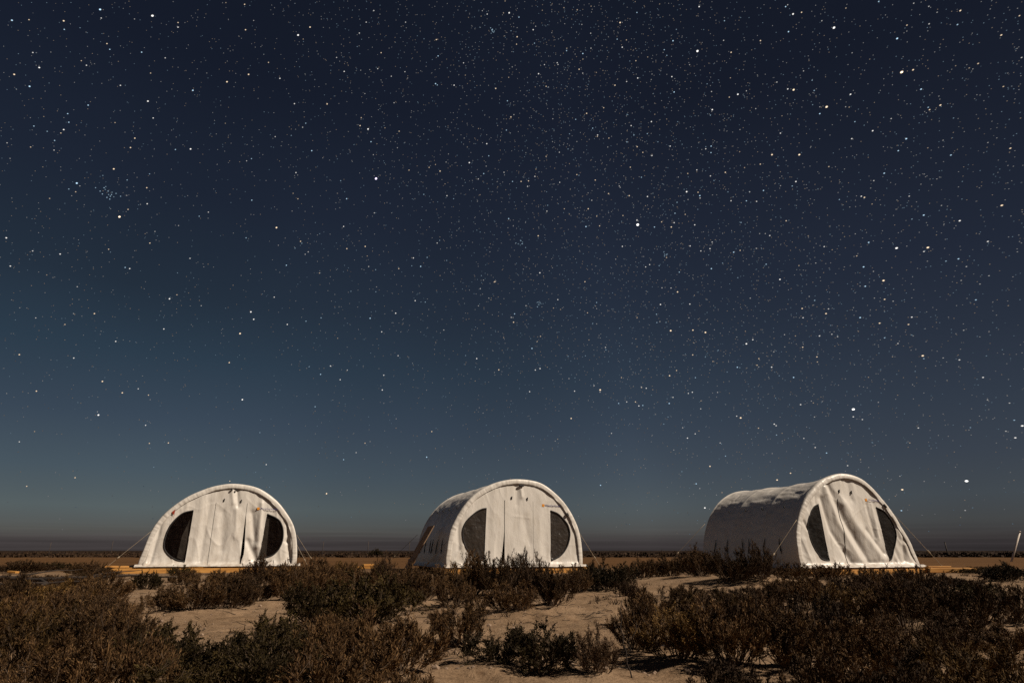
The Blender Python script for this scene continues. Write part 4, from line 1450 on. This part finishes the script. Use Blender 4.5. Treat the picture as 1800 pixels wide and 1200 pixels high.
# (px, py, size, colour): the ones that stand out, as surveyed on the photograph
BR = """21,36,2,b 51,35,1.5,o 112,37,2,o 113,52,1.5,b 176,17,2.4,b 268,28,2.8,w 313,40,1.5,o 430,8,1.6,o 545,48,1.9,o 524,62,2.3,w 670,93,1.5,o 657,19,1.5,w
767,70,1.6,o 865,53,1.6,b 895,23,2,w 69,119,2,w 25,131,2,o 52,152,2,b 143,107,1.3,o 152,115,1.5,w 188,77,1.6,o 193,87,1.5,b 249,92,1.6,b 437,131,1.9,o 399,144,2,o 339,159,1.9,b
260,178,2,w 155,185,1.6,b 492,138,1.6,w 472,110,1.4,o 575,183,1.7,o 647,227,2,w 633,221,1.6,o 635,207,1.3,o 112,228,1.8,w 107,234,1.4,o 121,215,1.5,b 119,200,1.5,b 96,247,1.4,b 95,264,1.3,w
237,243,1.7,o 335,262,2,w 548,265,1.6,b 825,286,1.8,w 661,314,2.9,v 135,322,2.2,b 200,297,2,o 258,330,1.6,o 210,381,2.3,o 486,400,2.2,o 11,418,1.9,w 191,438,1.4,o 228,472,1.6,w
220,470,1.4,b 334,454,1.4,w 604,398,1.5,w 642,433,1.6,o 701,472,1.4,o 166,551,1.7,o 298,525,1.9,w 311,518,1.3,o 441,548,2,w 446,561,1.8,w 422,586,2.2,o 288,578,1.6,w 482,522,1.6,w
505,570,1.6,w 870,495,1.6,o 671,583,1.5,w 1090,40,2,o 1226,90,2.8,w 1466,49,2.7,w 1394,25,2.1,w 1409,22,1.6,o 1229,12,1.8,w 1381,12,1.6,b 1386,56,1.7,b 1577,68,2,b 1688,19,1.8,o
1760,62,1.7,o 1792,28,1.4,o 1183,72,1.7,b 1018,122,1.6,o 1297,166,2,w 1282,171,1.4,o 1395,158,2.4,o 1453,188,2.6,o 1585,127,2.8,o 1605,123,1.8,o 1495,166,1.8,w 1653,185,1.8,o
1634,193,1.5,o 1619,157,1.7,b 1252,193,1.9,w 1181,135,1.6,w 1185,162,1.6,b 1081,150,1.6,o 1441,200,1.6,b 1534,230,1.7,w 1593,244,1.8,b 1579,265,1.5,b 1357,272,2,o 1405,272,2.2,o
1207,337,2,w 1180,399,1.7,o 1163,390,1.4,o 1034,367,1.6,o 1106,344,1.6,o 1514,345,1.5,w 1761,361,2,o 1687,388,1.8,w 1576,436,2.4,w 1631,435,2.3,o 1527,426,1.6,b
1382,388,1.5,o 1553,493,2.2,o 1518,469,1.7,b 1371,491,1.8,w 1248,437,1.5,w 1232,441,1.4,w 1521,503,1.6,b 1555,526,1.6,o 1452,551,1.8,o 1410,542,1.6,o 1512,558,1.7,b 1191,513,1.8,o 1161,535,1.7,w
1179,581,2.2,o 1218,580,1.8,o 1240,584,2.1,o 1597,570,1.6,o 1142,465,1.4,w 1135,469,1.4,w 1094,433,1.5,w 34,623,1.7,o 64,687,1.7,o 180,670,1.9,o 215,690,1.8,o 243,683,1.4,w
173,729,2.2,w 261,694,1.4,o 403,637,1.7,o 426,702,2,w 256,747,1.5,w 296,778,1.6,o 34,776,1.4,w 47,854,1.5,o 132,839,1.6,o 574,867,2,o 404,845,1.4,o 468,816,1.5,w 672,685,1.6,w
598,667,1.5,w 581,643,1.5,w 838,630,1.6,w 759,758,1.5,o 626,795,1.3,w 1586,860,2.1,o 1500,719,2.6,w 1622,625,2.1,o 1797,748,2,w 1312,604,2,w 1728,663,1.5,w
1302,734,2.1,o 1295,731,1.4,w 1004,735,1.8,o 1055,685,2.2,o 1177,660,1.8,o 1010,687,1.5,w 1123,713,1.6,w 1117,706,1.5,o 941,650,1.5,w 931,688,1.5,w 1239,892,2,w 1366,843,1.9,o 1248,819,1.8,o
1361,745,1.6,w 1334,630,1.4,o 1411,610,1.5,o 1436,627,1.5,o 1395,663,1.6,b 1222,762,1.4,w 1136,682,1.5,w 1183,698,1.4,w 1210,691,1.4,w 1217,689,1.5,w 1433,786,1.4,w 1365,764,1.3,b 1413,770,1.3,w
1312,160,1.2,w 1130,268,1.4,o 1012,210,1.3,b 960,152,1.4,o 929,318,1.5,o 916,319,1.5,o 1014,307,1.4,o 1145,214,1.6,w 1250,257,1.5,b 1178,257,1.5,w 1120,258,1.5,o 1050,240,1.3,o 909,65,1.7,o 908,78,1.4,o
957,114,1.3,w 960,275,1.3,o 1108,294,1.4,o 1275,303,1.6,o 1285,353,1.4,w 1330,354,1.4,w 1312,353,1.4,b 992,367,1.2,o 1301,440,1.4,o 1049,380,1.3,o 1054,397,1.4,o 1209,305,1.3,o 1227,338,1.4,o"""
STAR_C = {'w': (1.0, 0.97, 0.92), 'o': (1.0, 0.77, 0.52), 'b': (0.55, 0.80, 1.0), 'v': (0.80, 0.68, 1.0)}


def ray_of(px, py):
    u, v = (px - 900) / FPX, (600 - py) / FPX
    c, s = cos(PITCH), sin(PITCH)
    d = np.stack([u + 0 * v, c - v * s, s + v * c], -1)
    return d / np.linalg.norm(d, axis=-1, keepdims=True)


def star_geometry(px, py, rad, ang, aspect, nseg=6):
    """elongated discs on a very large sphere; rad in frame px (1800 wide), elongation along angle ang"""
    px, py = np.asarray(px, float), np.asarray(py, float)
    VV = []
    th = np.linspace(0, 2 * pi, nseg, endpoint=False)
    ca, sa = np.cos(ang), np.sin(ang)
    for t in th:
        e1, e2 = np.cos(t) * rad * aspect, np.sin(t) * rad
        VV.append(ray_of(px + e1 * ca - e2 * sa, py - (e1 * sa + e2 * ca)) * SKY_R)
    return np.stack(VV, 1)


def streak(px, py):
    Xn, Yn = (np.asarray(px) - 900) / 900, (600 - np.asarray(py)) / 600
    ang = np.where(Xn > 0, RAD(1) * (8 + 24 * Yn + 28 * (1 - Xn) * np.clip(Yn, 0, 1)), RAD(1) * (-22 * Yn + 62 * (1 + Xn)))
    asp = 1.12 + np.where(Xn > 0, 1.25, 0.45) * np.abs(Xn) ** 2.2
    return ang, asp


m_star, nt, b = mat('starlight')
nt.nodes.remove(b)
at = N(nt, 'ShaderNodeAttribute', attribute_name='glow')
em = N(nt, 'ShaderNodeEmission')
nt.links.new(at.outputs['Color'], em.inputs[0])
em.inputs[1].default_value = 1.0
nt.links.new(em.outputs[0], nt.nodes['Material Output'].inputs[0])
m_star.cycles.emission_sampling = 'NONE'


def star_object(name, px, py, rad, col):
    ang, asp = streak(px, py)
    G = star_geometry(px, py, rad * 1.35, ang, asp, 8)
    C0 = (ray_of(np.asarray(px, float), np.asarray(py, float)) * SKY_R)[:, None]
    G = np.concatenate([C0, G], 1)                      # centre + rim
    k = G.shape[1]
    V = G.reshape(-1, 3)
    tri = np.array([(0, 1 + a_, 1 + (a_ + 1) % (k - 1)) for a_ in range(k - 1)])
    F = (tri[None] + (np.arange(len(G)) * k)[:, None, None]).reshape(-1, 3)
    me = make_mesh(name, V, F)
    at = me.attributes.new('glow', 'FLOAT_COLOR', 'POINT')
    col = np.asarray(col, float)
    cc = np.repeat(col[:, None], k, 1)
    cc[:, 0] *= 1.8
    cc[:, 1:] *= 0.12
    cc = cc.reshape(-1, 3) + np.array([0.010, 0.014, 0.024])
    at.data.foreach_set('color', np.concatenate([cc, np.ones((len(V), 1))], 1).astype(np.float32).ravel())
    return link(name, me, m_star)


NAMED = [
    (1121, 395, 3.4, 'w', 'brightest star, blue-white, high right of the sky\'s centre'),
    (1699, 845, 2.7, 'w', 'big bright white star low at the right, beyond the right tent'),
    (1500, 719, 2.8, 'w', 'white star standing alone above the right tent'),
    (661, 314, 3.0, 'v', 'violet-white star in the dark upper left of centre'),
    (1585, 127, 2.9, 'o', 'largest orange star near the top right corner'),
    (210, 381, 2.5, 'o', 'orange star just below the small star cluster at left'),
]
nm = {(a_[0], a_[1]) for a_ in NAMED}
for (px, py, r_, c_, lab) in NAMED:
    o = star_object('star', np.array([px]), np.array([py]), np.array([r_ * .50]), np.array([STAR_C[c_]]) * 2.6)
    tag(o, lab, 'star', 'brightest stars of the night sky')
sx_, sy_, sr_, scol = [], [], [], []
for e in BR.split():
    a_ = e.split(',')
    px, py, r_ = float(a_[0]), float(a_[1]), float(a_[2])
    if (px, py) in nm:
        continue
    sx_.append(px)
    sy_.append(py)
    sr_.append(r_ * 0.53)
    scol.append(np.array(STAR_C[a_[3]]) * (0.60 + 0.6 * (r_ - 1.2)))
# the tight little cluster upper left
for px, py in [(185, 333), (190, 336), (191, 342), (196, 342), (194, 345), (200, 346), (180, 341), (183, 330), (212, 345), (168, 330), (176, 336), (197, 338), (188, 347), (204, 340), (186, 328), (193, 350)]:
    sx_.append(px)
    sy_.append(py)
    sr_.append(0.7)
    scol.append(np.array(STAR_C['b']) * rng.uniform(.25, .6))
# faint knots
for (kx, ky) in [(948, 533), (1171, 446), (865, 53), (914, 425)]:
    for _ in range(9):
        sx_.append(kx + rng.normal(0, 3))
        sy_.append(ky + rng.normal(0, 3))
        sr_.append(0.7)
        scol.append(np.array(STAR_C['b']) * rng.uniform(.15, .45))
# the rest: thousands of faint stars, densest along the band of the galaxy, thinning towards the haze
n = 60000
x_ = rng.uniform(-700, 2500, n)
y_ = rng.uniform(-500, 955, n)
Xn = (y_ - 50) / 600
bc = 930 + 260 * Xn ** 1.3 * (Xn > 0) if False else 940 + 250 * np.clip(Xn, 0, 2)
dens = 0.33 + 0.67 * np.exp(-((x_ - bc) / 330) ** 2)
dens *= np.clip((950 - y_) / 330, 0, 1) ** 0.8
dens *= np.where(x_ < 500, 0.8, 1)
kp = rng.random(n) < dens
x_, y_ = x_[kp], y_[kp]
n = len(x_)
mag = rng.random(n)
lum = 0.07 + 0.16 * rng.random(n) + 0.7 * mag ** 34
rad = 0.55 + 0.35 * mag ** 20
hue = rng.random(n)
cc = np.where(hue[:, None] < .24, np.array(STAR_C['o']), np.where(hue[:, None] < .55, np.array(STAR_C['b']), np.array(STAR_C['w'])))
cc = cc * lum[:, None]
sx_ = np.concatenate([sx_, x_])
sy_ = np.concatenate([sy_, y_])
sr_ = np.concatenate([sr_, rad])
scol = np.concatenate([np.array(scol), cc])
bgc = np.array([0.012, 0.017, 0.03])
so = star_object('stars', sx_, sy_, sr_, scol)
tag(so, 'thousands of tiny white, blue and orange stars filling the night sky', 'stars', kind='stuff')
